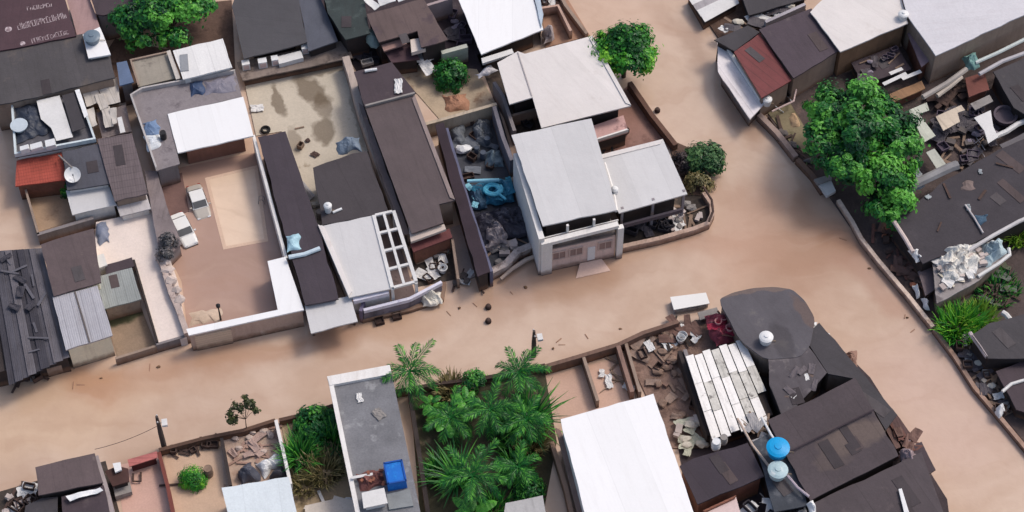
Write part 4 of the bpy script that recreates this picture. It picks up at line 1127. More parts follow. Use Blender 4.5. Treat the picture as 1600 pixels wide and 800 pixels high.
pole_thing('beam', 'pale cyan beam across the cluttered blue yard', 'beam', a, b, .17, M('beam_cyan', (150, 208, 226), var=.08))
heap('tarpaulin', 'cyan blue tarpaulin under the coiled hose in the cluttered yard', 'tarpaulin', [(742, 288), (798, 280), (806, 314), (756, 324)], .3, 1.0, M('tarp_cyan2', (60, 128, 158), var=.3, scale=.9, rough=.4, blotch=((30, 78, 108), .54, .8)), rough=.9)
heap('tarpaulin', 'steel blue tarpaulin at the left wall of the cluttered yard', 'tarpaulin', [(726, 290), (752, 288), (764, 324), (738, 328)], .3, .9, M('tarp_steel2', (70, 100, 124), var=.3, scale=.9, rough=.45, blotch=((40, 66, 86), .54, .9)), rough=.9)
scatter([(730, 292), (796, 284), (804, 318), (742, 326)], .9, [('broken_sheet', 4, 'teal blue sheet', 'sheet', M('sheet_teal', (52, 122, 148), var=.2), 1.0), ('cloth', 4, 'pale cyan cloth', 'cloth', M('cloth_palecyan', (140, 200, 216), var=.15), .9)], 'among the blue tarpaulins of the cluttered yard', 'of the blue tarpaulins')
m = MB(); c = P(770, 296, 1.35); pts = []
for i in range(40):
    an = i * .5; rr = .5 + .012 * i; pts.append(c + Vector((math.cos(an) * rr, math.sin(an) * rr * .8, .02 * (i % 5))))
m.tube(pts, .14, 6); m.tube([c + Vector((.4, -.3, 0)), c + Vector((1.3, -1.2, -.05))], .14, 6)
tag(m.build('coiled_hose', M('hose_cyan', (96, 196, 222), rough=.4)), 'light cyan coiled hose lying on the cyan blue tarpaulin', 'hose')
heap('tarpaulin', 'big dark tarpaulin sagging below the blue tarpaulins', 'tarpaulin', [(742, 334), (824, 322), (838, 366), (752, 382)], .4, 1.2, TARP_D, rough=.8)
heap('junk_heap', 'grey lump of rags on the dark tarpaulin', 'rags', [(758, 346), (786, 342), (792, 380), (764, 386)], 1.0, .9, M('heap_grey', (156, 146, 148), var=.3, blotch=((92, 82, 86), .5, 1.3)), rough=1.0)
wall_line('rough_wall', 'broken pale rubble wall at the street end of the blue yard', [(766, 424), (790, 412), (808, 392), (842, 378)], 1.2, .7, M('wall_rubble', (186, 172, 166), var=.3, scale=1.4, blotch=((92, 78, 76), .52, .9), bump=.8))
bp = [(782, 436), (800, 420), (822, 406), (842, 398)]
m = MB(); m.tube([P(u, v, .5) for u, v in bp], [.16, .2, .22, .22], 8)
tag(m.build('drain_pipe', M('pipe_pale', (196, 176, 162))), 'bent pale pipe leading from the rubble wall into the flood', 'pipe')
pole_thing('fence_pole', 'thin dark pole slanting into the flood by the lane', 'pole', P(748, 446, -.2), P(756, 458, .3), .1, WOOD_D)
scatter([(700, 200), (766, 176), (800, 270), (728, 280)], .1, [('crate', 6, 'dark wet crate', 'crate', WOOD_D, 1.2), ('broken_sheet', 6, 'bent grey sheet', 'sheet', M('sheet_wetgrey', (112, 116, 124), var=.2), 1.1), ('barrel', 3, 'dull drum', 'drum', M('drum_slate', (88, 96, 110)), 1.0)], 'in the upper half of the cluttered blue yard', 'of the blue yard')
scatter([(764, 388), (836, 372), (842, 388), (772, 416)], .1, [('block', 8, 'pale broken block', 'block', M('block_pale', (196, 182, 176), var=.2), 1.7), ('rubble_stone', 8, 'rubble stone', 'stone', CONC, 1.6), ('plank', 4, 'short grey plank', 'plank', WOOD, .9)], 'at the street end of the cluttered blue yard', 'there')
scatter([(652, 398), (698, 380), (704, 428), (660, 440)], .1, [('broken_sheet', 5, 'pale twisted sheet', 'sheet', SHEET_W, 1.1), ('crate', 6, 'dark crate', 'crate', WOOD_D, 1.2), ('block', 5, 'grey block', 'block', CONC, 1.3), ('plank', 5, 'brown plank', 'plank', WOOD, 1.0)], 'in the dark yard between pergola and lane', 'of the dark yard')
clutter('bucket', 'white bucket in the dark yard by the lane', 'bucket', (692, 424), .15, s=2.0)
scatter([(706, 432), (744, 424), (746, 438), (708, 446)], .1, [('block', 5, 'dull block', 'block', CONC_D, 1.3), ('plank', 4, 'upright brown board', 'board', WOOD_D, .8), ('cloth', 2, 'white rag', 'rag', None, 1.0)], 'at the street mouth of the lane', 'there')

# ------------------------------------------------------------------ top centre, behind
building('dark_green_roof_house', 'dark greenish roof at the top beside the blue grey roof', 'house', [(500, -24), (566, -24), (572, 18), (578, 52), (540, 62), (512, 20)], 3.6, M('roof_darkgreen', (58, 66, 66), var=.25, blotch=((80, 90, 88), .55, .6), streak=.3), W_DARK, patches=1, edge=.09)
building('brown_patched_roof_house', 'patched brown roof in the dark alley at the top', 'house', [(573, 22), (662, -2), (700, 62), (658, 74), (652, 48), (592, 66)], 4.0, M('roof_patched', (104, 88, 86), var=.12, blotch=((82, 68, 76), .54, .4), seam=1.3, seam_amp=.1, streak=.3), W_DARK, patches=1, edge=.09)
for q, lb in (([(568, 2), (580, -2), (594, 10), (584, 16)], 'narrow white sheet at the top edge above the patched brown roof'), ([(586, -6), (612, -12), (618, 4), (594, 10)], 'pale square sheet at the top edge above the patched brown roof'), ([(618, -8), (648, -20), (650, -4), (622, 3)], 'pale long sheet at the top edge right of the square one')):
    slab('roofing_sheet', lb, 'sheet', q, 3.9, .06, SHEET_W, sag=.2)
slab('awning_sheet', 'pinkish ledge jutting from the patched brown roof', 'ledge', [(594, 66), (630, 54), (636, 68), (600, 80)], 3.2, .2, M('ledge_pinkish', (164, 132, 124), var=.15))
building('maroon_lean_to', 'dark maroon lean-to below the patched brown roof', 'lean-to', [(600, 78), (640, 68), (656, 92), (612, 98)], 2.4, R_MAROON, W_DARK)
slab('panel', 'cream panel standing at the corner of the patched brown roof', 'panel', [(641, 62), (661, 58), (665, 76), (643, 82)], 3.4, .5, M('panel_cream', (228, 214, 204), var=.05))
heap('plastic_sheet', 'grey green plastic sheet in the dark alley by the patched roof', 'plastic sheet', [(572, 44), (592, 46), (590, 78), (572, 68)], 2.6, .6, M('plastic_greygreen', (124, 142, 140), var=.25, rough=.4))
for q, kd, lb, s, mt in (((655, 88), 'broken_sheet', 'pale cream sheet beside the green shrub in the alley', 1.6, SHEET_W), ((664, 94), 'cloth', 'white cloth on the ground left of the green shrub', 1.6, SHEET_W), ((640, 96), 'plank', 'white plank slanting into the alley left of the shrub', 1.4, SHEET_W), ((668, 108), 'broken_sheet', 'curved white sheet touching the green shrub', 1.5, SHEET_W), ((622, 92), 'cloth', 'small grey cloth on the ground by the maroon lean-to', 1.2, None), ((574, 100), 'crate', 'grey crate above the small dark roof', 1.3, CONC), ((524, 36), 'cloth', 'white cloth beside the dark greenish roof', 1.3, None)):
    clutter(kd, lb, {'broken_sheet': 'sheet'}.get(kd, kd), q, 1.2, s=s, mat=mt)
wall_line('alley_wall', 'pale slanting wall top beside the green shrub', [(690, 82), (730, 71)], 2.4, .5, M('wall_palegreen', (190, 192, 180), var=.15))
scatter([(676, 14), (704, 4), (736, 60), (716, 78)], .1, [('crate', 6, 'dark purple crate', 'crate', M('crate_purple', (96, 84, 98)), 1.3), ('broken_sheet', 5, 'bent dark sheet', 'sheet', SHEET_D, 1.3), ('sack', 3, 'pale grey sack', 'sack', M('sack_grey', (150, 140, 152)), 1.2)], 'in the dark alley left of the big white roof', 'of the alley')
scatter([(530, 66), (588, 62), (592, 98), (560, 108)], .1, [('broken_sheet', 7, 'dark bent sheet', 'sheet', SHEET_D, 1.5), ('crate', 5, 'black crate', 'crate', M('crate_black', (60, 56, 62)), 1.4), ('plank', 5, 'grey plank', 'plank', WOOD, 1.1)], 'in the junk space under the dark greenish roof', 'of the junk space')
wall_line('alley_wall', 'pale wall top at the upper end of the alley', [(667, 8), (706, -4)], 3.0, .3, M('wall_pinkgrey', (176, 158, 158)))
building('big_white_roof_house', 'big bluish white roof at the top centre', 'house', [(707, -24), (826, -24), (849, 46), (752, 85)], 3.4, R_WHITE, W_DARK, over=.9)
building('blue_white_awning', 'pale blue narrow awning right of the big white roof', 'awning', [(829, -24), (840, -24), (849, 22), (846, 42)], 3.6, M('awning_paleblue', (190, 202, 214), var=.1, streak=.4, streak_c=(110, 116, 126)), W_GREY)
wall_line('yard_wall', 'brown wall between the small yard and the upper street', [(870, -20), (884, 8), (917, 52)], 1.0, .35, W_TAN)
wall_line('yard_wall', 'pale wall inside the small brown yard at the top', [(846, 12), (872, 8), (892, 48)], 1.4, .3, M('wall_yardpink', (196, 164, 148), streak=.3))
scatter([(842, -4), (872, -8), (876, 6), (850, 14)], .2, [('crate', 4, 'brown crate', 'crate', WOOD_D, 1.3), ('cloth', 3, 'pale cloth', 'cloth', None, 1.0), ('plank', 3, 'dark plank', 'plank', WOOD_D, 1.0)], 'in the small yard at the top', 'there')
heap('pale_bundle', 'pale lumpy bundle between big white roof and cream roof', 'bundle', [(846, 50), (862, 44), (868, 62), (850, 68)], .6, 1.3, M('bundle_pale', (190, 178, 178), var=.2, blotch=((120, 108, 110), .55, 1.2)), rough=.9)
slab('fallen_beam', 'white horizontal beam in the gap under the big white roof', 'beam', [(752, 91), (800, 76), (803, 83), (754, 99)], 2.9, .3, SHEET_W)
heap('white_cover', 'small whitish cover left of the cream white roof', 'cover', [(742, 116), (768, 102), (776, 112), (750, 124)], 1.6, .5, M('cover_white', (220, 216, 220), var=.1, blotch=((150, 140, 146), .56, 1.0)))
cw = building('cream_white_roof_house', 'large flat cream white roof with a lower left wing', 'house', [(777, 98), (809, 80), (820, 84), (925, 56), (986, 165), (846, 200), (832, 152), (796, 163)], 4.3, R_PINKW, W_DARK, over=.9, parapet=[3], ph=.12, pw=.4, pmat=R_PINKW)
a, b = P(809, 82, 4.32), P(831, 150, 4.32); d = b - a
MB().box((a + b) / 2, (.12, d.length, .1), math.atan2(d.y, d.x) - math.pi / 2).build('roof_seam', M('seam_grey', (176, 168, 168)), cw)
wall_line('yard_wall', 'grey wall left of the dark recess under the cream roof', [(772, 128), (786, 150), (804, 204)], 2.4, .35, W_GREY)
wall_line('yard_wall', 'brown wall in the dark recess left of the cream roof', [(800, 180), (838, 170)], 1.8, .3, W_TAN)
scatter([(800, 170), (832, 160), (842, 194), (810, 206)], .1, [('crate', 4, 'black crate', 'crate', M('crate_black', (60, 56, 62)), 1.3), ('plank', 4, 'dark plank', 'plank', WOOD_D, 1.0)], 'in the recess left of the cream white roof', 'of the recess')
heap('soil_heap', 'reddish soil heap beneath the green shrub', 'soil', [(690, 150), (726, 146), (734, 170), (700, 176)], .1, .6, M('soil_orange', (178, 132, 106), var=.2, blotch=((140, 100, 80), .55, .8)))

# ------------------------------------------------------------------ big house on the corner
ga = building('tall_grey_roof_house', 'tall house with big pale grey roof and pinkish porch on the street', 'house', [(799, 211), (924, 185), (964, 328), (848, 353)], 6.6, R_GREYW, W_DARK, over=.5)
a, b, c, d = P(802, 240, 6.0), P(811, 238, 6.0), P(851, 372, 6.0), P(842, 374, 6.0)
q = ccw([a, b, c, d]); MB().prism(q, [Vector((p.x, p.y, -.5)) for p in q]).build('side_wall', W_WHITE, ga)
def band(px, z, t, h, nm, mat, par): strip(px, z, t, h, nm, mat, par)
band([(845, 379), (966, 349)], 5.4, .55, .45, 'balcony_rail', W_WHITE, ga)
band([(847, 372), (966, 343)], 5.3, .1, .2, 'rail_bar', W_WHITE, ga)
f0, f1 = P(849, 427, 0), P(968, 401, 0); dd = (f1 - f0).normalized(); nn = Vector((-dd.y, dd.x, 0)); L_ = (f1 - f0).length; rz = math.atan2(dd.y, dd.x)
for fx, w_, mt, nm in ((.03, 1.1, W_WHITE, 'corner_pillar'), (.985, .6, W_WHITE, 'corner_pillar')):
    p = f0 + dd * (L_ * fx); MB().box((p.x, p.y, 2.3), (w_, .5, 5.5), rz).build(nm, mt, ga)
p = f0 + dd * (L_ * .5) + nn * .15
MB().box((p.x, p.y, 1.55), (L_ * .86, .2, 4.1), rz).build('porch_wall', M('porch_pink', (228, 202, 192), var=.1, blotch=((232, 214, 204), .56, .7), streak=.4, streak_c=(150, 118, 106)), ga)
p = f0 + dd * (L_ * .5) + nn * .9
MB().box((p.x, p.y, 4.0), (L_ * .86, 1.9, .16), rz).build('balcony_floor', CONC_D, ga)
for fx in (.2, .42, .8):
    p = f0 + dd * (L_ * fx) + nn * .03
    wn = MB()
    for ox, oz, wx, wz in ((0, .6, 1.4, .12), (0, -.6, 1.4, .12), (-.66, 0, .12, 1.1), (.66, 0, .12, 1.1), (0, 0, .08, 1.1)):
        c_ = p + dd * ox; wn.box((c_.x, c_.y, 2.5 + oz), (wx, .22, wz), rz)
    wo = wn.build('window', M('frame_pinkish', (206, 182, 172), var=.1), ga)
    MB().box((p.x, p.y, 2.5), (1.22, .1, 1.1), rz).build('pane', M('shutter_pink', (172, 144, 136), seam2=.16, seam_amp=.3), wo)
p = f0 + dd * (L_ * .62) + nn * .02
MB().box((p.x, p.y, 1.6), (.75, .14, 2.0), rz).build('white_notice_door', PLASTIC_W, ga)
p = f0 + dd * (L_ * .62)
q = [p - dd * 1.1, p + dd * 1.1, p + dd * 1.6 - nn * 1.4, p - dd * 1.9 - nn * 1.4]
q = ccw([Vector((x.x, x.y, .32 if i < 2 else .06)) for i, x in enumerate(q)])
MB().prism(q, [Vector((x.x, x.y, -.4)) for x in q]).build('ramp', M('ramp_pink', (222, 190, 174), var=.06), ga)
for fx in (.32, .66):
    p = f0 + dd * (L_ * fx) + nn * .55; MB().box((p.x, p.y, 5.6), (.22, .22, 1.6), rz).build('roof_post', W_WHITE, ga)
gb = building('low_grey_roof_house', 'smaller pale grey roof house at the street corner', 'house', [(932, 244), (1036, 218), (1074, 303), (967, 333)], 4.6, R_GREYW, W_DARK, over=.9, parapet=[0], ph=.1, pw=.5, pmat=R_PINKW)
for f in (.05, .5, .95):
    p = P(967, 333, 4.4).lerp(P(1074, 303, 4.4), f) + Vector((0, .35, -2.2)); MB().box(p, (.25, .25, 4.9), .25).build('porch_post', M('post_grey', (150, 142, 146)), gb)
strip([(968, 352), (1066, 326)], 3.0, .25, .5, 'porch_beam', M('beam_dark', (84, 76, 84)), gb)
m = MB(); m.tube([P(944, 255, 4.75), P(958, 300, 4.75), P(963, 330, 4.9)], .18, 7); m.build('roof_gutter', W_WHITE, gb)
p = P(960, 300, 4.7); MB().lathe(p, [(.35, 0), (.38, .5), (.2, .65), (.05, .68)], 12).build('vent', PLASTIC_W, gb)
wall_line('corner_wall', 'rounded low pinkish street wall around the corner house', [(970, 385), (1030, 372), (1086, 356), (1106, 348), (1113, 334), (1112, 318), (1100, 300)], .9, .45, M('wall_cornerpink', (198, 170, 154), var=.15, streak=.4, blotch=((148, 120, 106), .55, .7)))
m = MB(); m.tube([P(1099, 292, 1.6), P(1112, 312, 1.6), P(1114, 330, 1.6), P(1108, 346, 1.6)], .12, 6)
tag(m.build('hedge_stump', WOOD_D), 'dark bare branch arching over the rounded corner wall', 'branch')
scatter([(1040, 330), (1090, 312), (1106, 340), (1050, 360)], .2, [('block', 8, 'pale block', 'block', M('block_pale', (196, 182, 176), var=.2), 1.4), ('plank', 8, 'brown plank', 'plank', WOOD, 1.2), ('rubble_stone', 6, 'round stone', 'stone', CONC, 1.4), ('cloth', 3, 'white rag', 'rag', None, 1.0)], 'behind the rounded corner wall', 'of the corner')
scatter([(974, 352), (1040, 336), (1046, 360), (978, 378)], .2, [('crate', 8, 'black crate', 'crate', M('crate_black', (60, 56, 62)), 1.3), ('broken_sheet', 5, 'dark bent sheet', 'sheet', SHEET_D, 1.2)], 'on the porch ground of the corner house', 'of the porch')
bal = building('pink_balcony', 'small pinkish balcony with white rim between the pale roofs', 'balcony', [(925, 197), (974, 180), (982, 206), (932, 222)], 2.4, M('balcony_pink', (206, 166, 160), var=.15, blotch=((130, 100, 100), .55, .8)), W_DARK, parapet=[2], ph=.4, pmat=W_WHITE)
scatter([(934, 218), (980, 206), (980, 224), (940, 236)], .3, [('crate', 4, 'dark crate', 'crate', WOOD_D, 1.4), ('chair', 2, 'white chair', 'chair', None, 1.3), ('plank', 3, 'black plank', 'plank', DARKPL, 1.0)], 'under the small pinkish balcony', 'there')
wall_line('street_wall', 'long dark brown wall between reddish yard and upper street', [(984, 128), (1018, 178), (1056, 226)], 1.1, .5, M('wall_darkbrown', (104, 76, 64), var=.2, streak=.4))

# ------------------------------------------------------------------ street things in the flood
def pole(px, h, lb, lean=0.0):
    p = P(px[0], px[1], 0); root = thing('utility_pole', lb, 'utility pole', p, None)
    MB().tube([p - Vector((0, 0, .6)), p + Vector((0, 0, h * .5)), p + Vector((lean, 0, h))], [.26, .24, .13], 10).build('shaft', M('pole_concrete', (84, 74, 70), var=.2), root)
    MB().box(p + Vector((lean * .9, 0, h - .5)), (.9, .12, .14), R(100)).build('crossarm', WOOD_D, root)
    for k in (-.36, 0, .36):
        MB().lathe(p + Vector((lean * .9 + k * math.cos(R(100)), k * math.sin(R(100)), h - .43)), [(.05, 0), (.08, .06), (.05, .16), (.02, .2)], 8).build('insulator', PLASTIC_W, root)
    arm = MB(); arm.tube([p + Vector((lean * .8, 0, h - 1.4)), p + Vector((lean * .8 + .25, .1, h - 1.2)), p + Vector((lean * .8 + .45, .1, h - 1.2))], .04, 6); arm.build('lamp_arm', CHROME, root)
    MB().box(p + Vector((lean * .8 + .55, .1, h - 1.25)), (.5, .7, .3), R(10)).build('lamp_head', SHEET_W, root)
    return p + Vector((lean, 0, h))
t1 = pole((257, 700), 5.6, 'dark utility pole beside the red gate at the lower left')
t2 = pole((834, 556), 4.3, 'dark utility pole standing by the palm garden')
def cable(a, b, lb, sag):
    m = MB(); m.tube([a.lerp(b, i / 16) - Vector((0, 0, sag * 4 * (i / 16) * (1 - i / 16))) for i in range(17)], .025, 5, cap=True)
    tag(m.build('power_cable', DARKPL), lb, 'cable')
cable(t1 - Vector((0, 0, 1.5)), P(148, 702, 2.0), 'thin dark cable from the lower left pole to the dark roof', .4)
for q, lb in (((593, 504), 'dark crate corner sticking out of the flood, left of its twin'), ((620, 496), 'dark crate corner sticking out of the flood, right of its twin')):
    p = P(q[0], q[1], 0); MBx = MB()
    for dx, dy in ((-.4, 0), (.4, 0), (0, -.32), (0, .32)): MBx.box(p + Matrix.Rotation(.3, 3, 'Z') @ Vector((dx, dy, .1)), (.08 if dx else .72, .72 if dx else .08, .7), .3)
    MBx.box(p + Vector((0, 0, .22)), (.7, .55, .05), .3); tag(MBx.build('floating_crate', M('crate_wet', (62, 46, 42), var=.3)), lb, 'crate')
for q, lb in (((763, 481), 'upper dark bollard top showing above the flood in midstreet'), ((763, 503), 'lower dark bollard top showing above the flood in midstreet'), ((1027, 174), 'lone brown bollard top in the flood by the long brown wall')):
    p = P(q[0], q[1], 0); root = thing('bollard', lb, 'bollard', p)
    MB().lathe(p - Vector((0, 0, .5)), [(.3, 0), (.3, .75), (.24, .86)], 12).build('post', M('bollard_dark', (66, 50, 46), var=.3), root)
    MB().lathe(p + Vector((0, 0, .362)), [(.26, 0), (.2, .12), (.05, .18)], 12).build('cap', WOOD_D, root)
# drowned white van
va = thing('van', 'white van drowned to its roof in the street', 'van', P(1078, 476, 0))
q4 = [P(u, v, .85) for u, v in ((1047, 464), (1103, 457), (1109, 474), (1053, 484))]
q4 = ccw(q4)
MB().prism(q4, [x - Vector((0, 0, .1)) for x in q4]).build('roof', PAINT_W, va)
qi = inset(q4, .1)
MB().prism([x - Vector((0, 0, .1)) for x in qi], [Vector((x.x, x.y, -1.2)) for x in qi]).build('body', M('van_side', (178, 172, 172), var=.06, rough=.35), va)
a, b = P(1053, 485, .85), P(1109, 475, .85); d = (b - a).normalized(); nn = Vector((d.y, -d.x, 0)); ln = (b - a).length
for f in (.2, .5, .8):
    p = a + d * ln * f - nn * .04
    MB().box((p.x, p.y, .42), (ln * .24, .06, .42), math.atan2(d.y, d.x)).build('window', M('van_glass', (128, 126, 128), rough=.2), va)
# ------------------------------------------------------------------ right bank, top
sr = thing('striped_sheet_roof', 'loose white roof sheets lying side by side at the top of the right bank', 'roof', P(1120, 20, 0))
q = ccw([P(u, v, 1.1) for u, v in ((1076, -6), (1138, -26), (1150, 8), (1100, 36))]); MB().prism(q, [Vector((p.x, p.y, -.5)) for p in q]).build('wall', W_DARK, sr)
for i in range(4):
    f = i / 4; a = Vector((1076 + 26 * f * 1.0, -2 + 36 * f)); b = Vector((1136 + 20 * f, -26 + 30 * f))
    pts = ccw([P(a.x, a.y, 1.4 + .05 * (i % 2)), P(b.x, b.y, 1.4), P(b.x + 4, b.y + 8.4, 1.35), P(a.x + 6, a.y + 9.5, 1.35)])
    MB().prism(pts, [p - Vector((0, 0, .05)) for p in pts]).build('roof_sheet', SHEET_W if i != 1 else M('sheet_dull', (176, 170, 172), var=.15, streak=.4), sr, Vector((1, .3, 0)))
building('black_roof_house', 'near black roof at the very top of the right bank', 'house', [(1154, -24), (1252, -24), (1262, -2), (1170, 24)], 2.4, R_CHAR, W_DARK)
wall_line('cross_beam', 'pale beam across the dark yard under the near black roof', [(1196, 34), (1258, 6)], 2.6, .35, M('beam_palegrey', (176, 170, 176), var=.15))
scatter([(1120, 48), (1180, 26), (1240, 8), (1236, 20), (1160, 46)], 1.6, [('cloth', 5, 'white rag', 'rag', None, 1.3), ('broken_sheet', 6, 'dark bent sheet', 'sheet', SHEET_D, 1.4), ('sack', 3, 'pale sack', 'sack', None, 1.3), ('plank', 4, 'grey plank', 'plank', WOOD, 1.2)], 'in the gap under the near black roof', 'of the gap')
building('purple_roof_house', 'dark purple roof between red roof and big white roof', 'house', [(1186, 46), (1268, 13), (1313, 78), (1240, 122)], 4.2, M('roof_purple_worn', (82, 70, 78), blotch=((112, 100, 98), .62, .5), **DK), W_TAN, patches=1, edge=.09)
building('purple_roof_wing', 'dark low roof above the red roof', 'house', [(1116, 62), (1168, 40), (1187, 50), (1148, 80)], 3.4, R_CHAR, W_DARK)
building('red_roof_house', 'dark red roof of the house over the bend of the street', 'house', [(1147, 81), (1187, 52), (1237, 125), (1190, 153)], 3.8, R_RED, W_TAN, patches=1, edge=.09)
building('white_street_awning', 'long whitish awning over the flood in front of the red roof', 'awning', [(1121, 66), (1131, 62), (1196, 160), (1172, 186), (1122, 112)], 2.4, M('awning_white', (246, 238, 238), var=.06, streak=.5, streak_c=(150, 136, 134), seam=1.6, seam_amp=.15), W_GREY, over=.5)
m = MB(); m.tube([P(1131, 66, 2.6), P(1160, 112, 2.6), P(1189, 156, 2.6)], .22, 7)
tag(m.build('awning_rail', W_WHITE), 'thick white rail along the upper edge of the whitish awning', 'rail')
water_tank('small white tank at the lower tip of the whitish awning', (1198, 163), 2.2, .45, .8, PLASTIC_W)
scatter([(1198, 150), (1228, 132), (1244, 146), (1212, 168)], .4, [('broken_sheet', 4, 'black bent sheet', 'sheet', M('sheet_black', (52, 46, 50)), 1.3), ('pipe', 3, 'white pipe', 'pipe', PLASTIC_W, 1.0), ('bucket', 2, 'white bucket', 'bucket', None, 1.8), ('crate', 3, 'dark crate', 'crate', WOOD_D, 1.3)], 'in the nook below the dark red roof', 'of the nook')
m = MB(); m.tube([P(1234, 122, 1.6), P(1244, 140, 1.5), P(1240, 158, 1.4), P(1206, 174, 1.2)], .1, 6)
tag(m.build('hose', M('hose_pinkwhite', (216, 190, 186))), 'curved pinkish hose by the nook below the red roof', 'hose')
building('pink_white_roof_house', 'large cream white roof at the top of the right bank', 'house', [(1266, 19), (1310, -24), (1402, -24), (1419, 36), (1313, 81)], 4.6, R_PINKW, M('wall_ochre', (150, 118, 92), var=.2, streak=.4), over=.3)
building('lavender_roof_house', 'large lavender white roof in the upper right corner', 'house', [(1419, 26), (1405, -24), (1620, -24), (1620, 14), (1462, 87)], 5.0, M('roof_lavender', (222, 219, 223), var=.03, seam=3, seam_amp=.06, streak=.25, streak_c=(190, 176, 180)), M('wall_beigebrown', (176, 154, 138), var=.15, streak=.5, streak_c=(128, 108, 96)), over=.15)
water_tank('small white tank between the two big roofs of the upper right', (1410, 30), 4.4, .5, .8, PLASTIC_W)
building('brick_passage_wall', 'mauve brick stair wall between the two big roofs', 'wall', [(1418, 52), (1428, 48), (1456, 92), (1440, 104)], 3.0, M('roof_mauve', (152, 130, 136), var=.2), W_BRICK)
building('ochre_wall_top', 'narrow ochre wall ledge behind the biggest tree', 'wall', [(1378, 152), (1440, 126), (1446, 138), (1384, 166)], 1.6, M('ledge_ochre', (158, 122, 92), var=.2, streak=.4), W_BRICK)
building('dark_sunk_roof', 'dark sunken roof beneath the cream white roof', 'house', [(1330, 98), (1400, 70), (1424, 108), (1350, 132)], 1.8, R_PURP, W_DARK, patches=1, edge=.09)
for q, lb in (((1400, 112), 'white bar leaning on the dark sunken roof, nearest the tank'), ((1398, 124), 'long white bar lying on the dark sunken roof'), ((1424, 118), 'short white bar at the right end of the dark sunken roof')):
    clutter('plank', lb, 'bar', q, 2.2, s=1.4, rz=.5, mat=SHEET_W)
# junk yard on the right
def bar(nm, lb, px, z, r, mat, cat='beam'):
    m = MB(); m.tube([P(u, v, z) for u, v in px], r, 7); tag(m.build(nm, mat), lb, cat)
bar('long_beam', 'long grey beam rising from the ochre wall to the teal cover', [(1442, 152), (1480, 130), (1510, 108)], 2.6, .28, M('beam_grey', (170, 162, 156), var=.15))
bar('long_beam', 'pale beam parallel below the long grey beam', [(1464, 150), (1486, 134), (1502, 120)], 2.3, .25, M('beam_pale', (196, 184, 172), var=.15))
bar('long_pipe', 'long pale green white pipe running to the right frame edge, upper one', [(1524, 98), (1560, 82), (1620, 52)], 3.0, .2, M('pipe_palegreen', (206, 214, 212), var=.08))
bar('long_pipe', 'long greyish pipe running to the right frame edge, lower one', [(1530, 116), (1566, 96), (1620, 76)], 2.8, .22, M('pipe_greywhite', (190, 186, 190), var=.1))
heap('teal_cover', 'pale teal cover lump at the joint of the long beams', 'cover', [(1504, 92), (1524, 82), (1530, 104), (1510, 112)], 2.4, .9, M('cover_teal', (132, 172, 166), var=.15), rough=.8)
building('dark_red_hut', 'small rust red hut under the long pipes', 'hut', [(1508, 122), (1538, 112), (1546, 140), (1514, 152)], 2.0, M('roof_rust', (120, 74, 66), var=.3, blotch=((166, 132, 120), .6, .8)), W_BRICK)
building('dark_side_roof', 'dark roof at the right edge below the long pipes', 'house', [(1552, 112), (1620, 80), (1620, 190), (1584, 168)], 2.8, R_CHAR, W_DARK, patches=1, edge=.09)
for q, z, lb, mt in (([(1420, 172), (1448, 160), (1452, 172), (1436, 178), (1462, 212), (1444, 222)], 2.0, 'pale L shaped board beside the biggest tree', M('board_palegreen', (196, 198, 184), var=.15, streak=.4)),
                     ([(1462, 182), (1502, 164), (1508, 172), (1496, 176), (1500, 190), (1474, 204)], 2.2, 'cream patched board in the right junk yard', M('board_cream', (214, 198, 178), var=.12, streak=.4)),
                     ([(1522, 184), (1548, 172), (1552, 198), (1560, 214), (1544, 224), (1538, 204)], 2.3, 'bright white board in the right junk yard', SHEET_W),
                     ([(1447, 238), (1460, 232), (1478, 256), (1464, 264)], 1.8, 'pale grey square board above the dark roof at the right', M('board_grey', (190, 192, 182), var=.12, streak=.3)),
                     ([(1516, 162), (1546, 148), (1552, 158), (1524, 172)], 2.0, 'grey ledge board under the rust red hut', CONC)):
    slab('leaning_board', lb, 'board', q, z, .1, mt)
bar('white_kerb_pipe', 'curved white pipe at the right edge beneath the dark side roof', [(1554, 214), (1572, 206), (1590, 194), (1620, 182)], 1.8, .28, SHEET_W, 'pipe')
building('round_dark_cover', 'greyish low cover at the right edge above the dark roof', 'cover', [(1562, 226), (1606, 204), (1620, 240), (1580, 250)], 1.8, M('cover_grey', (112, 108, 112), var=.2), W_DARK)
tm = MB(); pc = P(1570, 184, 1.2)
tm.lathe(pc, [(1.1, 0), (1.2, .5), (1.22, .55), (1.0, .56), (.95, .2)], 26)
tag(tm.build('round_basin', M('basin_dark', (96, 86, 94), var=.2)), 'round dark basin next to the bright white board', 'basin')
scatter([(1455, 190), (1520, 160), (1560, 220), (1500, 262), (1470, 250)], .5, [('broken_sheet', 14, 'dark bent sheet', 'sheet', SHEET_D, 1.5), ('plank', 16, 'weathered plank', 'plank', WOOD, 1.2), ('crate', 8, 'dark crate', 'crate', M('crate_purple', (96, 84, 98)), 1.4), ('pipe', 5, 'thin pale pipe', 'pipe', M('pipe_greywhite', (190, 186, 190)), .8), ('block', 8, 'grey block', 'block', CONC_D, 1.4), ('sack', 4, 'dull sack', 'sack', M('sack_grey', (150, 140, 152)), 1.3)], 'in the right junk yard among the boards', 'of the junk yard')
scatter([(1440, 140), (1500, 118), (1520, 150), (1460, 172)], .5, [('block', 8, 'brown block', 'block', WOOD_D, 1.6), ('plank', 8, 'brown plank', 'plank', WOOD_D, 1.2), ('broken_sheet', 5, 'dull brown sheet', 'sheet', WOOD_D, 1.3)], 'on the ground under the long grey beam', 'there')
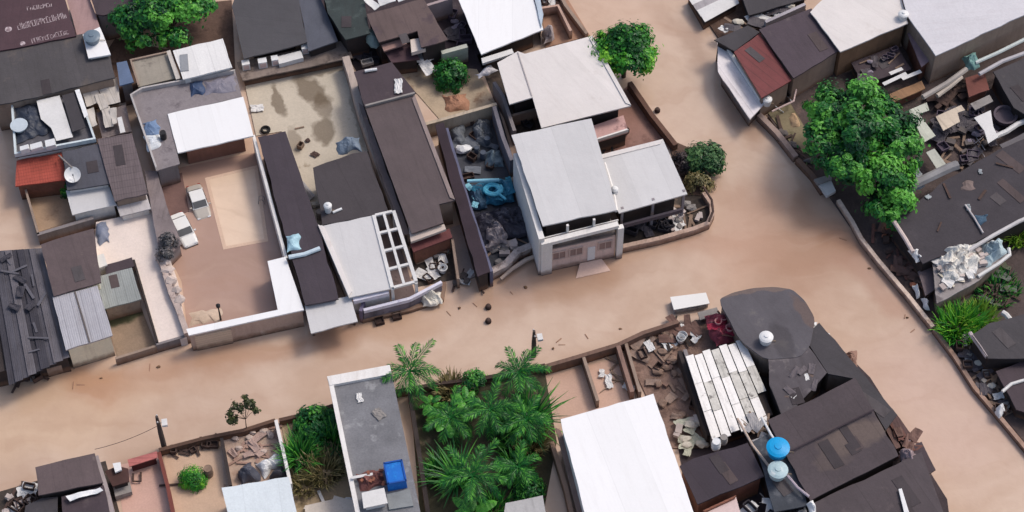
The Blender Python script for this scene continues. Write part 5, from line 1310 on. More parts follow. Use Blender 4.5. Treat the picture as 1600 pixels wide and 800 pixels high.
dr = building('dark_flat_roof_house', 'large dark flat roof at the right below the junk yard', 'house', [(1395, 346), (1480, 280), (1560, 234), (1620, 208), (1620, 338), (1442, 412)], 3.2, M('roof_flat_dark', (70, 65, 70), var=.15, blotch=((92, 86, 88), .62, .35), streak=.1, fine=.2), W_DARK, patches=3, edge=.09)
bar('grey_roll', 'grey rolled sheet along the upper edge of the large dark flat roof', [(1420, 292), (1446, 280), (1484, 262), (1496, 258)], 3.3, .5, M('roll_grey', (142, 140, 142), var=.25), 'roll')
heap('pale_rag_heap', 'pale grey rag heap between biggest tree and dark flat roof', 'rags', [(1420, 268), (1436, 262), (1446, 292), (1420, 304)], 2.6, .9, M('rag_grey', (166, 172, 176), var=.2, blotch=((110, 116, 118), .54, 1.2)), rough=1.0)
bar('parapet_beam', 'white pinkish beam on the left edge of the large dark flat roof', [(1396, 345), (1416, 376), (1426, 394)], 3.5, .22, M('beam_pinkwhite', (214, 196, 190), var=.15))
heap('white_rag', 'white rag at the lower left corner of the large dark flat roof', 'rag', [(1420, 392), (1432, 388), (1446, 404), (1434, 412)], 2.8, .6, TARP_W, rough=1.0)
bar('fallen_pole', 'thin pale pole lying on the large dark flat roof', [(1508, 320), (1522, 340), (1536, 364)], 3.4, .1, M('pole_pale', (196, 188, 188)), 'pole')
heap('blue_cloth', 'small steel blue cloth on the large dark flat roof', 'cloth', [(1522, 336), (1540, 334), (1542, 348), (1528, 352)], 3.2, .4, M('cloth_steelblue', (76, 102, 124), var=.3), rough=1.0)
heap('brown_stain_heap', 'low brown sand heap on the large dark flat roof', 'sand', [(1502, 284), (1522, 282), (1524, 296), (1504, 298)], 3.2, .2, M('sand_brown', (128, 112, 108), var=.2))
bar('white_parapet', 'pale bar on the lower edge of the large dark flat roof', [(1512, 392), (1552, 368), (1592, 346), (1620, 334)], 3.3, .2, M('bar_pale', (206, 202, 202)))
rl = building('rubble_platform', 'raised platform heaped with white rubble at the right', 'platform', [(1456, 402), (1502, 372), (1556, 376), (1578, 396), (1530, 438), (1464, 474)], 2.6, M('platform_grey', (160, 152, 150), var=.25, blotch=((84, 76, 78), .5, .7)), M('wall_platform', (158, 138, 122), var=.2, streak=.5))
heap('white_rubble_heap', 'largest crumpled white plastic heap on the rubble platform', 'heap', [(1460, 396), (1514, 370), (1538, 414), (1474, 456)], 2.6, 1.0, M('rubble_white', (238, 234, 226), var=.15, blotch=((96, 86, 92), .53, .9), bump=.7), rough=1.2)
heap('white_rubble_heap', 'bluish white heap on the right end of the rubble platform', 'heap', [(1532, 384), (1562, 374), (1574, 396), (1540, 418)], 2.6, .9, M('rubble_blue', (180, 198, 204), var=.2, blotch=((84, 92, 102), .53, .9), bump=.7), rough=1.2)
scatter([(1464, 400), (1540, 378), (1566, 396), (1500, 440), (1470, 456)], 2.7, [('broken_sheet', 14, 'white torn sheet', 'sheet', SHEET_W, 1.0), ('block', 12, 'pale block', 'block', M('block_pale', (196, 182, 176), var=.2), 1.3), ('plank', 10, 'cream board', 'board', M('board_cream2', (220, 210, 190)), .9)], 'among the rubble on the raised platform', 'of the platform')
bar('platform_rim', 'curved white rim at the right end of the rubble platform', [(1528, 432), (1560, 412), (1578, 398), (1576, 388)], 2.7, .18, SHEET_W, 'rim')
scatter([(1360, 362), (1392, 350), (1440, 420), (1452, 470), (1420, 440)], .3, [('plank', 16, 'reddish brown plank', 'plank', M('plank_red', (112, 78, 70), var=.3), 1.1), ('broken_sheet', 8, 'rusty bent sheet', 'sheet', M('sheet_rust', (110, 84, 76), var=.3), 1.2), ('block', 8, 'dull brown block', 'block', WOOD_D, 1.4), ('rubble_stone', 8, 'reddish stone', 'stone', BRICK, 1.3)], 'on the slope between canal wall and dark flat roof', 'of the slope')
building('stone_hut', 'low mauve stone block beside the rubble platform', 'hut', [(1434, 424), (1462, 414), (1470, 446), (1446, 462)], 1.4, M('roof_stone', (124, 110, 112), var=.25), W_GREY)
for q, lb in ((([(1424, 446), (1432, 444), (1438, 462), (1430, 466)]), 'white cloth at the canal wall below the stone block, upper'), (([(1438, 466), (1450, 468), (1452, 486), (1444, 484)]), 'white cloth at the canal wall below the stone block, lower')):
    heap('white_rag', lb, 'rag', q, .6, .7, TARP_W, rough=1.0)
building('edge_roof_house', 'dark roof at the lower right edge of the picture', 'house', [(1518, 524), (1546, 505), (1620, 486), (1620, 560), (1544, 560)], 2.8, R_CHAR, W_DARK, patches=1, edge=.09)
bar('roof_kerb', 'pale bar on the left edge of the lower right dark roof', [(1515, 520), (1530, 540), (1542, 558)], 2.6, .22, M('bar_pinkgrey', (190, 176, 176)))
building('edge_roof_house', 'dark small roof under the junk at the lower right edge', 'house', [(1556, 580), (1620, 556), (1620, 650), (1588, 640)], 1.8, R_PURP, W_DARK)
bar('white_hose', 'white hose curling at the right edge above the lower right roofs', [(1566, 488), (1572, 492), (1582, 504), (1590, 512)], 1.6, .28, SHEET_W, 'hose')
bar('white_bar', 'white bar at the right edge among the lower right junk', [(1566, 612), (1580, 600), (1600, 594)], 1.9, .16, SHEET_W, 'bar')
heap('white_rag', 'white rag near the lower right frame edge', 'rag', [(1556, 640), (1566, 632), (1572, 646), (1560, 652)], .8, .7, TARP_W, rough=1.0)
scatter([(1486, 530), (1514, 524), (1560, 590), (1586, 650), (1560, 650), (1516, 590)], .3, [('plank', 14, 'weathered plank', 'plank', WOOD, 1.1), ('broken_sheet', 9, 'grey bent sheet', 'sheet', SHEET_D, 1.2), ('cloth', 6, 'white rag', 'rag', None, 1.0), ('block', 9, 'grey block', 'block', CONC, 1.3), ('crate', 5, 'dark crate', 'crate', WOOD_D, 1.3), ('sack', 3, 'pale sack', 'sack', None, 1.2)], 'along the canal wall at the lower right', 'of the lower right')
# canal wall of the right bank
PALEW = M('wall_canal', (232, 210, 194), var=.1, streak=.3, streak_c=(140, 112, 96), blotch=((166, 138, 122), .56, .6))
wall_line('canal_wall', 'upper low canal wall running from the awning to the biggest tree', [(1186, 178), (1214, 206), (1244, 244)], .9, .55, M('wall_canal_grey', (160, 140, 132), var=.15, streak=.4))
wall_line('canal_wall', 'crumbling canal wall piece below the biggest tree', [(1246, 248), (1270, 274), (1286, 298)], .7, .5, M('wall_canal_dark', (112, 92, 84), var=.2, streak=.4))
wall_line('canal_wall', 'long pale canal wall of the right bank down to the grass clump', [(1310, 312), (1332, 346), (1346, 372), (1374, 408), (1420, 462), (1458, 510)], .8, .4, PALEW)
wall_line('canal_wall', 'lowest canal wall from the grass clump to the frame edge', [(1460, 514), (1492, 556), (1524, 606), (1570, 660), (1620, 720)], .6, .4, M('wall_canal_low', (198, 168, 152), var=.2, streak=.4, blotch=((128, 100, 88), .55, .6)))
slab('white_step', 'white concrete slab at the break of the canal wall', 'slab', [(1276, 284), (1296, 276), (1306, 298), (1292, 306)], 1.0, .4, SHEET_W)
slab('grey_step', 'grey slab above the white slab by the biggest tree', 'slab', [(1272, 280), (1298, 272), (1300, 280), (1278, 288)], 1.2, .3, CONC)
scatter([(1206, 190), (1222, 196), (1272, 262), (1262, 264)], .4, [('plank', 8, 'dark stick', 'stick', WOOD_D, 1.0), ('rubble_stone', 6, 'dull stone', 'stone', CONC_D, 1.3)], 'behind the upper low canal wall', 'there')
heap('silt_patch', 'pale tan sand heap under the biggest tree by the upper canal wall', 'sand', [(1230, 182), (1244, 178), (1250, 196), (1236, 198)], .3, .4, M('sand_tan', (190, 160, 128)))
yard('grass_bank', [(1200, 176), (1234, 160), (1258, 200), (1262, 240), (1246, 238)], .32, M('bank_green', (138, 126, 100), var=.15, blotch=((96, 92, 66), .56, .5), fine=.2))
lv = bpy.data.objects['lavender_roof_house']
a, b = P(1518, 60, 4.0), P(1552, 44, 4.0); d = b - a; nn = Vector((d.y, -d.x, 0)).normalized(); c = (a + b) / 2
MB().box((c.x - nn.x * .05, c.y - nn.y * .05, 2.6), (d.length, .5, 3.0), math.atan2(d.y, d.x)).build('dark_opening', M('opening_dark', (34, 30, 34)), lv)
for q, lb in (((1284, 528), 'white rag on the side strip roof near the rounded roof'), ((1300, 548), 'bigger white rag at the middle of the side strip roof'), ((1272, 512), 'small grey white rag at the upper tip of the side strip roof')):
    clutter('cloth', lb, 'rag', q, 2.85, s=1.2, mat=TARP_W)
# ------------------------------------------------------------------ block at the lower right
wall_line('street_wall', 'brown street wall of the lower block from palm garden to the van', [(852, 572), (900, 558), (966, 538), (1004, 520), (1060, 502)], 1.3, .4, M('wall_street_brown', (122, 96, 84), var=.2, streak=.5))
wall_line('yard_wall', 'thin wall dividing the two flooded yards above the big white roof', [(912, 558), (934, 626)], 1.3, .3, W_TAN)
wall_line('yard_wall', 'double brown wall right of the flooded yards', [(966, 540), (988, 612)], 1.4, .4, M('wall_brownpink', (150, 120, 108), var=.2, streak=.4))
wall_line('yard_wall', 'brown wall close beside the double wall', [(978, 536), (1000, 612)], 1.2, .3, W_TAN)
wall_line('yard_wall', 'dark wall left of the white sheet roof', [(1062, 548), (1108, 680)], 2.0, .4, W_DARK)
wall_line('yard_wall', 'grey ledge wall along the white sheet roof', [(1070, 546), (1116, 684)], 2.2, .35, W_GREY)
building('huge_white_roof_house', 'huge bright white roof at the bottom of the lower block', 'house', [(876, 655), (1021, 615), (1088, 812), (1096, 850), (926, 850)], 5.2, R_WHITE, W_WHITE, over=.2)
slab('side_gutter', 'long brown side ledge along the left of the huge white roof', 'ledge', [(868, 668), (876, 672), (932, 840), (912, 840)], 2.6, .3, M('ledge_brown', (140, 116, 106), var=.2, streak=.4))
wall_line('yard_wall', 'tan wall with a worn top left of the huge white roof', [(862, 690), (884, 760), (904, 850)], 1.2, .4, M('wall_worn', (180, 146, 124), var=.2))
scatter([(940, 570), (964, 562), (984, 606), (940, 616)], .1, [('cloth', 4, 'pale cloth', 'cloth', None, 1.2), ('plank', 4, 'short plank', 'plank', WOOD, .9), ('pipe', 2, 'thin pipe', 'pipe', None, .7)], 'in the second flooded yard above the huge white roof', 'there')
scatter([(990, 540), (1050, 520), (1090, 660), (1064, 690), (1030, 620)], .2, [('plank', 16, 'weathered board', 'board', M('board_earth', (146, 122, 108), var=.2), 1.0), ('broken_sheet', 7, 'dull brown sheet', 'sheet', M('sheet_brown', (150, 128, 116), var=.25), 1.1), ('block', 10, 'brown block', 'block', M('block_earth', (136, 108, 96), var=.2), 1.0), ('rubble_stone', 14, 'earthy stone', 'stone', M('stone_earth', (140, 116, 102), var=.2), 1.5), ('crate', 3, 'dark crate', 'crate', WOOD_D, 1.2)], 'in the rubble yard beside the white sheet roof', 'of the rubble yard')
scatter([(1052, 660), (1090, 650), (1106, 690), (1066, 716)], .4, [('cloth', 6, 'greenish white rag', 'rag', M('rag_green', (190, 190, 172)), 1.4), ('block', 6, 'pale block', 'block', M('block_pale', (196, 182, 176), var=.2), 1.4), ('sack', 5, 'pale sack', 'sack', None, 1.4)], 'by the lower left corner of the white sheet roof', 'there')
scatter([(1000, 522), (1080, 500), (1092, 528), (1010, 548)], .4, [('plank', 12, 'black stick', 'stick', M('stick_black', (52, 44, 42)), 1.1), ('cloth', 6, 'white rag', 'rag', None, 1.1), ('broken_sheet', 7, 'dark rusty sheet', 'sheet', M('sheet_rust', (110, 84, 76), var=.3), 1.3), ('bucket', 2, 'white bucket', 'bucket', None, 1.8)], 'just behind the brown street wall by the van', 'of the wall')
cp = [(1122, 468), (1145, 457), (1176, 450), (1210, 448), (1238, 452), (1258, 470), (1274, 498), (1266, 540), (1250, 558), (1196, 562), (1156, 532)]
for _ in range(2):
    cp = [q for k in range(len(cp)) for q in ((cp[k][0] * .86 + cp[(k + 1) % len(cp)][0] * .14, cp[k][1] * .86 + cp[(k + 1) % len(cp)][1] * .14), (cp[k][0] * .14 + cp[(k + 1) % len(cp)][0] * .86, cp[k][1] * .14 + cp[(k + 1) % len(cp)][1] * .86))]
cr = building('curved_roof_house', 'dark roof with a rounded corner at the street junction', 'house', cp, 3.6, M('roof_curved', (96, 92, 97), var=.12, blotch=((120, 114, 112), .6, .35), stains_and_shade=((1180, 452, 3.6, 6, .6, 8, (126, 108, 100), .7), (1262, 490, 3.6, .9, 3, 35, (112, 94, 88), .7), (1222, 530, 3.6, 1.2, 2.4, 10, (70, 66, 70), .6)), streak=.2), W_TAN)
heap('red_heap', 'heap of crimson cloth and pots between van and white sheet roof', 'heap', [(1102, 496), (1130, 488), (1156, 530), (1118, 542)], 1.4, 1.0, M('heap_red', (150, 72, 84), var=.3, scale=1.5, blotch=((204, 168, 160), .57, .9)), rough=1.2)
scatter([(1108, 500), (1130, 494), (1150, 528), (1122, 536)], 2.2, [('cloth', 7, 'crimson cloth', 'cloth', M('cloth_crimson', (160, 44, 70), var=.3), 1.0), ('bucket', 3, 'pink bucket', 'bucket', M('bucket_pink', (214, 160, 160)), 1.5), ('plank', 4, 'red brown board', 'board', M('plank_red', (112, 78, 70), var=.3), .8)], 'on top of the crimson heap', 'there')
building('grey_stand', 'low grey stand behind the drowned white van', 'stand', [(1090, 488), (1120, 480), (1124, 490), (1094, 500)], 1.0, CONC, W_GREY)
ws = thing('white_sheet_roof', 'ribbed roof of many weathered white sheets in the lower block', 'roof', P(1140, 610, 0))
o0, o1, o2, o3 = Vector((1071, 557)), Vector((1162, 529)), Vector((1216, 650)), Vector((1112, 686))
wallq = ccw([P(u, v, 2.4) for u, v in ((1074, 560), (1160, 534), (1208, 648), (1114, 682))])
MB().prism(wallq, [Vector((p.x, p.y, -.5)) for p in wallq]).build('wall', W_DARK, ws)
for i in range(7):
    for j in range(3):
        if (i, j) in ((6, 2),): continue
        fa, fb = i / 7 + .006, (i + .93) / 7; ga_, gb_ = j / 3 + (.02 if i % 2 else 0), (j + 1.04) / 3 + (.02 if i % 2 else -.01)
        def at(f, g): return o0.lerp(o1, f).lerp(o3.lerp(o2, f), g)
        zz = 2.8 - .06 * j + random.uniform(-.04, .04)
        pts = ccw([P(*at(f, g), zz + (.05 if f == fa else 0)) for f, g in ((fa, ga_), (fb, ga_), (fb, gb_), (fa, gb_))])
        dirty = (i + 2 * j) % 5 == 3 or (i > 3 and j == 1)
        MB().prism(pts, [p - Vector((0, 0, .05)) for p in pts]).build('roof_sheet', M('sheet_weathered', (214, 210, 202), var=.15, scale=1.2, blotch=((96, 90, 88), .54, 1.1), streak=.5) if dirty else M('sheet_whitish', (250, 246, 242), var=.06, streak=.35, streak_c=(150, 140, 130), blotch=((160, 154, 148), .62, .9)), ws, Vector((1, .3, 0)))
water_tank('round white tank beside the rounded dark roof', (1196, 534), 3.6, .62, .8, PLASTIC_W)
building('dark_patched_roof', 'dark patched roof between white sheets and the junction street', 'house', [(1200, 556), (1262, 540), (1292, 582), (1240, 640), (1222, 650), (1202, 600)], 3.55, M('roof_patched_dark', (92, 86, 90), var=.2, blotch=((124, 116, 117), .57, .5), streak=.4), W_DARK, patches=2, edge=.09)
building('side_strip_roof', 'narrow dark roof strip along the right street of the lower block', 'house', [(1258, 528), (1280, 504), (1340, 574), (1402, 648), (1384, 672), (1336, 592), (1294, 584)], 3.5, R_CHAR, W_TAN, patches=2, edge=.09)
building('large_dark_roof_house', 'largest dark roof with worn middle at the lower right', 'house', [(1200, 656), (1262, 628), (1336, 590), (1404, 712), (1266, 782)], 3.9, M('roof_large_dark', (80, 70, 74), var=.12, blotch=((122, 106, 96), .62, .3), seam=6.5, seam_amp=.2, stains_and_shade=((1336, 678, 4.2, 4.2, 1.6, 25, (118, 102, 94), .7), (1300, 716, 4.2, 2.0, 1.2, 25, (104, 90, 84), .5)), streak=.25, rough=.75, fine=.2), W_DARK, patches=4, edge=.09)
a, b = P(1236, 704, 4.23), P(1366, 640, 4.23); d = b - a
rfx = [o for o in bpy.data.objects['large_dark_roof_house'].children if o.name.startswith('roof')][0]
MB().box((a + b) / 2, (d.length, .14, .07), math.atan2(d.y, d.x)).build('ridge', M('ridge_dark', (64, 54, 60)), rfx)
building('small_dark_roof_house', 'smaller dark roof between the huge white roof and blue tank', 'house', [(1062, 728), (1084, 716), (1168, 692), (1194, 744), (1090, 788)], 3.6, M('roof_small_dark', (66, 58, 66), var=.12, streak=.2, seam=2.5, seam_amp=.15), W_BRICK, patches=2, edge=.09)
building('lowest_dark_roof_house', 'dark roof cut off by the bottom edge at the lower right', 'house', [(1262, 790), (1400, 726), (1440, 706), (1492, 850), (1270, 850)], 3.6, M('roof_lowest', (86, 77, 80), var=.12, blotch=((110, 98, 98), .6, .4), seam=5, seam_amp=.2, streak=.25), W_TAN, patches=2, edge=.09)
wall_line('parapet_wall', 'brown parapet wall along the right street by the largest dark roof', [(1338, 586), (1372, 640), (1404, 700)], 2.2, .5, M('wall_rim_brown', (112, 88, 82), var=.2, streak=.4))
building('brown_lean_to', 'brown folded lean-to jutting over the right street', 'lean-to', [(1378, 642), (1394, 638), (1432, 688), (1412, 700)], 2.2, M('roof_brownfold', (96, 74, 72), var=.2, rib=.3, streak=.4), W_TAN)
building('brown_lean_to', 'small dark lean-to at the bottom right street corner', 'lean-to', [(1404, 706), (1440, 690), (1462, 734), (1440, 748)], 2.4, R_PURP, W_TAN)
heap('pale_bundle', 'pale crumpled bundle at the right corner of the largest dark roof', 'bundle', [(1404, 704), (1424, 700), (1434, 728), (1410, 734)], 3.0, .7, M('bundle_mauve', (150, 132, 136), var=.25, blotch=((206, 190, 188), .6, 1.3)), rough=1.0)
slab('white_spar', 'thin tapering white spar on the lowest dark roof', 'spar', [(1404, 764), (1409, 763), (1424, 812), (1416, 814)], 3.9, .15, PLASTIC_W)
wall_line('kerb_piece', 'low pinkish kerb piece in the street by the dark roof strip', [(1304, 556), (1318, 572), (1330, 590)], .7, .5, M('kerb_pink', (206, 180, 168)))
heap('brown_tarp', 'brown tarpaulin over a stall in the right street', 'tarpaulin', [(1312, 554), (1338, 548), (1340, 574), (1322, 578)], .5, 1.0, M('tarp_brown', (150, 118, 104), var=.15), rough=.6)
water_tank('bright blue water tank on the lower right roofs', (1214, 708), 4.4, .98, 1.0, M('tank_blue', (14, 160, 222), var=.06, rough=.35, bump=.05))
water_tank('pale grey water tank below the bright blue tank', (1214, 742), 4.0, .85, .9, M('tank_palegrey', (176, 200, 206), var=.15, rough=.45, blotch=((226, 232, 232), .56, 1.2)))
building('tank_stand', 'dark roof stand under the two water tanks', 'stand', [(1176, 690), (1212, 672), (1240, 716), (1262, 790), (1210, 800), (1194, 740)], 3.4, M('roof_tankstand', (74, 78, 86), var=.25, blotch=((104, 106, 112), .56, .7)), W_DARK, patches=2, edge=.09)
def bar2(nm, lb, px, z, r, mat, cat='pipe'): bar(nm, lb, px, z, r, mat, cat)
bar2('long_pipe', 'pale pipe running from white sheets to the pale grey tank', [(1152, 654), (1176, 696), (1204, 732)], 3.6, .12, M('pipe_pale', (196, 176, 162)))
bar2('long_pipe', 'white pipe from the white sheets to the bright blue tank', [(1190, 652), (1204, 678), (1214, 694)], 3.8, .12, PLASTIC_W)
bar2('long_pipe', 'pale pipe curving down from the pale grey tank', [(1224, 736), (1246, 762), (1264, 776)], 4.0, .14, M('pipe_mauve', (176, 164, 174)))
clutter('barrel', 'small white drum at the left edge of the smaller dark roof', 'drum', (1118, 700), 3.0, s=1.4, mat=PLASTIC_W)
clutter('barrel', 'grey drum next to the small white drum', 'drum', (1130, 692), 2.8, s=1.2, mat=CONC)
scatter([(1160, 660), (1200, 646), (1210, 690), (1180, 700)], 2.6, [('plank', 8, 'grey lath', 'lath', WOOD, .9), ('broken_sheet', 6, 'grey torn sheet', 'sheet', SHEET_G, 1.0), ('pipe', 4, 'thin pipe', 'pipe', None, .8)], 'between white sheets and blue tank', 'there')
building('pink_floor_house', 'pale pink flat roof cut by the bottom edge', 'house', [(1098, 800), (1150, 776), (1170, 850), (1104, 850)], 3.0, M('roof_palepink', (222, 198, 194), var=.05), W_BRICK, parapet=[0], ph=.3)
scatter([(1164, 780), (1256, 780), (1262, 830), (1170, 830)], 2.2, [('broken_sheet', 7, 'pale bent sheet', 'sheet', SHEET_W, 1.2), ('crate', 7, 'black crate', 'crate', M('crate_black', (60, 56, 62)), 1.4), ('pipe', 4, 'grey pipe', 'pipe', CONC, .9), ('bucket', 2, 'white bucket', 'bucket', None, 2.0)], 'at the bottom edge below the pale grey tank', 'there')
heap('white_rag', 'white rag at the bottom edge beside the lowest dark roof', 'rag', [(1260, 786), (1272, 782), (1276, 800), (1266, 806)], 3.6, .6, TARP_W, rough=1.0)

# ------------------------------------------------------------------ lower middle: slab roof, palms
sb = building('slab_roof_house', 'grey stained slab roof with a white front parapet among the palms', 'house', [(512, 592), (610, 574), (660, 815), (560, 825)], 4.0, M('slab_grey', (126, 126, 130), var=.2, scale=.4, blotch=((164, 164, 166), .56, .5), fine=.25), W_WHITE, parapet=[0, 3], ph=.3, pw=.42, pmat=W_WHITE)
tank = thing('square_water_tank', 'bright blue square tank on the stained slab roof', 'water tank', P(618, 745, 4.0))
q = P(618, 748, 4.0)
MB().box(q + Vector((0, 0, .6)), (1.75, 2.3, 1.2), R(12), taper=.94).build('tank_body', M('tank_cobalt', (16, 112, 206), var=.08, rough=.4, blotch=((40, 150, 230), .55, 1.0)), tank)
m = MB()
for dx, dy, lx, ly in ((0, 1.05, 1.7, .14), (0, -1.05, 1.7, .14), (.8, 0, .14, 2.2), (-.8, 0, .14, 2.2)):
    o = Matrix.Rotation(R(12), 3, 'Z') @ Vector((dx, dy, 1.26)); m.box(q + o, (lx, ly, .1), R(12))
m.build('tank_rim', M('tank_rimblue', (12, 84, 170), rough=.4), tank)
pts = ccw([P(u, v, 4.35) for u, v in ((511, 588), (609, 570), (612, 584), (515, 602))])
MB().prism(pts, [p - Vector((0, 0, .5)) for p in pts]).build('front_coping', W_WHITE, sb)
slab('basin_ledge', 'grey open tray beneath the bright blue square tank', 'tray', [(604, 772), (640, 764), (646, 790), (608, 796)], 4.2, .3, M('tray_grey', (138, 142, 144), var=.2))
heap('brick_heap', 'dark red brick heap left of the blue square tank', 'bricks', [(556, 742), (598, 732), (604, 760), (562, 768)], 4.0, .5, M('bricks_dark', (116, 74, 70), var=.3, scale=2, blotch=((176, 130, 120), .58, 1.5)), rough=1.0)
for i, q in enumerate(in_poly([(560, 742), (596, 734), (600, 756), (564, 764)], 9)):
    clutter('block', 'loose dark red brick on the heap by the blue square tank', 'brick', q, 4.45, group='loose bricks on the slab roof', s=.8, mat=BRICK)
building('white_box_room', 'small white box room at the bottom of the slab roof', 'outbuilding', [(565, 770), (600, 762), (606, 786), (568, 794)], 4.9, SHEET_W, W_WHITE)
clutter('cloth', 'white cloth at the top of the stained slab roof', 'cloth', (562, 622), 4.0, s=1.1)
clutter('cloth', 'grey cloth in the middle of the stained slab roof', 'cloth', (592, 648), 4.0, s=1.1, mat=CONC)
clutter('plank', 'white plank on the brick heap', 'plank', (566, 744), 4.5, s=.9, rz=.2, mat=SHEET_W)
wall_line('garden_wall', 'dark wall between palm garden and the flooded street', [(612, 612), (690, 598), (760, 590), (852, 570)], 1.0, .35, M('wall_garden_dark', (72, 58, 52), var=.2))
wall_line('garden_wall', 'dark garden wall right of the slab roof house', [(640, 612), (660, 740), (676, 850)], 1.2, .4, W_DARK)
building('pale_concrete_roof', 'pale grey flat roof at the bottom below the palms', 'house', [(790, 786), (848, 774), (860, 850), (780, 850)], 2.6, M('roof_paleconc', (186, 184, 184), var=.08, streak=.3), W_TAN)

# ------------------------------------------------------------------ lower left
building('dark_brown_roof_house', 'dark brown roof with a low right wing at the lower left street', 'house', [(55, 730), (148, 708), (161, 754), (60, 774)], 3.4, R_BROWN, W_DARK)
building('dark_lower_roof', 'dark lower roof with white sheet at the bottom left', 'house', [(96, 776), (162, 758), (182, 850), (100, 850)], 2.8, R_PURP, W_DARK)
slab('white_sheet', 'curved white sheet on the dark lower roof at the bottom left', 'sheet', [(104, 776), (158, 762), (162, 768), (108, 784)], 3.1, .06, TARP_W, sag=.3)
building('dark_corner_roof', 'dark little roof in the bottom left corner', 'house', [(40, 790), (66, 778), (90, 776), (92, 850), (30, 850)], 2.6, R_CHAR, W_DARK)
wall_line('yard_wall', 'grey white slanted wall right of the dark brown roof', [(150, 712), (164, 756), (180, 820)], 2.6, .4, M('wall_greywhite', (170, 158, 158), streak=.4))
scatter([(8, 770), (52, 762), (62, 776), (40, 800), (8, 806)], .3, [('block', 7, 'pale block', 'block', M('block_pale', (196, 182, 176), var=.2), 1.4), ('cloth', 5, 'white rag', 'rag', None, 1.4), ('crate', 5, 'dark crate', 'crate', WOOD_D, 1.4), ('plank', 5, 'dark plank', 'plank', WOOD_D, 1.1)], 'in the bottom left corner', 'there')
scatter([(14, 572), (62, 568), (72, 592), (16, 604)], .2, [('crate', 6, 'dark crate', 'crate', WOOD_D, 1.4), ('barrel', 3, 'grey drum', 'drum', M('drum_slate', (88, 96, 110)), 1.4), ('plank', 6, 'black plank', 'plank', WOOD_D, 1.2), ('block', 4, 'pale block', 'block', CONC, 1.3)], 'at the street end of the sheet roof shed', 'there')
gt = thing('red_gate_roof', 'red roofed gate beside the dark pole at the lower left', 'gate', P(222, 725, 0))
q = [P(u, v, 1.4) for u, v in ((199, 718), (245, 705), (246, 715), (202, 729))]; q = ccw(q)
MB().prism(q, [x - Vector((0, 0, .12)) for x in q]).build('gate_roof', M('roof_pinkred', (196, 118, 112), var=.1, seam2=.5, seam_amp=.3), gt)
qi = inset(q, .2); MB().prism([x - Vector((0, 0, .12)) for x in qi], [Vector((x.x, x.y, -.5)) for x in qi]).build('gate_panel', M('gate_darkred', (96, 48, 46)), gt)
building('brown_kiosk', 'small dark kiosk left of the red roofed gate', 'kiosk', [(164, 736), (184, 728), (200, 732), (202, 752), (176, 760)], 1.8, M('roof_kiosk', (84, 58, 54), var=.3), W_DARK)
slab('white_sheet', 'small pinkish white panel on top of the dark kiosk', 'panel', [(176, 724), (188, 722), (190, 734), (180, 738)], 2.2, .2, TARP_W)
slab('grey_step', 'grey concrete step under the dark kiosk', 'step', [(176, 756), (202, 750), (206, 768), (180, 776)], .8, .6, CONC)
wall_line('yard_wall', 'red brown wall from the pole down to the bottom edge', [(248, 706), (262, 760), (276, 830)], 1.2, .35, M('wall_redbrown', (120, 66, 58), var=.2))
wall_line('street_wall', 'dark street wall from the pole past the flooded yards', [(248, 703), (320, 684), (380, 672), (430, 656)], .9, .35, M('wall_street_dark', (96, 72, 60), var=.25, streak=.4))
wall_line('street_wall', 'dark street wall in front of the reeds left of the slab roof', [(436, 656), (480, 646), (524, 632)], .9, .35, M('wall_street_dark2', (88, 66, 56), var=.25))
wall_line('yard_wall', 'thin dark wall between round bush yard and tarp yard', [(346, 684), (360, 758)], 1.3, .3, W_DARK)
wall_line('yard_wall', 'white topped wall between tarp yard and reed yard', [(431, 656), (446, 720), (454, 756)], 1.7, .3, W_WHITE)
building('lower_white_roof_house', 'bluish white roof at the bottom beside the tarp yard', 'house', [(346, 762), (451, 745), (474, 850), (366, 850)], 3.2, M('roof_bluewhite', (226, 234, 238), var=.03, seam=3.2, seam_amp=.06, streak=.15, streak_c=(180, 184, 190)), W_WHITE)
heap('tarpaulin', 'slate tarpaulin tent above the lower bluish white roof', 'tarpaulin', [(372, 734), (390, 724), (410, 750), (374, 756)], .4, 1.1, M('tarp_slate', (80, 82, 94), var=.15, rough=.5), rough=.4)
heap('tarpaulin', 'dark tarpaulin at the right end of the tarp yard', 'tarpaulin', [(420, 746), (442, 726), (450, 744), (424, 752)], .4, .8, M('tarp_darkslate', (64, 62, 70), var=.2, rough=.5), rough=.5)
heap('white_cover', 'crumpled white plastic in the tarp yard', 'plastic sheet', [(402, 726), (436, 706), (442, 722), (414, 746)], .2, .7, TARP_W, rough=.9)
scatter([(352, 688), (426, 666), (436, 712), (360, 730)], .15, [('plank', 16, 'pinkish stick', 'stick', M('stick_pink', (170, 138, 124), var=.2), .9), ('rubble_stone', 8, 'pale stone', 'stone', M('stone_pale', (200, 180, 168)), 1.2), ('broken_sheet', 5, 'dull pink sheet', 'sheet', M('sheet_pinkish', (176, 150, 140)), 1.1)], 'in the tarp yard behind the street wall', 'of the tarp yard')
scatter([(262, 704), (344, 684), (346, 696), (268, 716)], .1, [('plank', 10, 'dark stick', 'stick', WOOD_D, .9), ('crate', 5, 'dark crate', 'crate', WOOD_D, 1.1)], 'behind the dark street wall by the round bush', 'there')
clutter('barrel', 'brown drum to the right of the round bush', 'drum', (327, 742), .0, s=1.4, mat=WOOD)
clutter('plank', 'dark plank near the red brown wall left of the round bush', 'plank', (266, 758), .1, s=1.0, rz=.1, mat=WOOD_D)
m = MB(); m.tube([P(208, 740, .3), P(208, 752, .3), P(220, 752, .3), P(220, 738, .3)], .1, 6)
tag(m.build('bent_pipe', WOOD_D), 'dark bent pipe frame in the pink flooded yard', 'pipe')
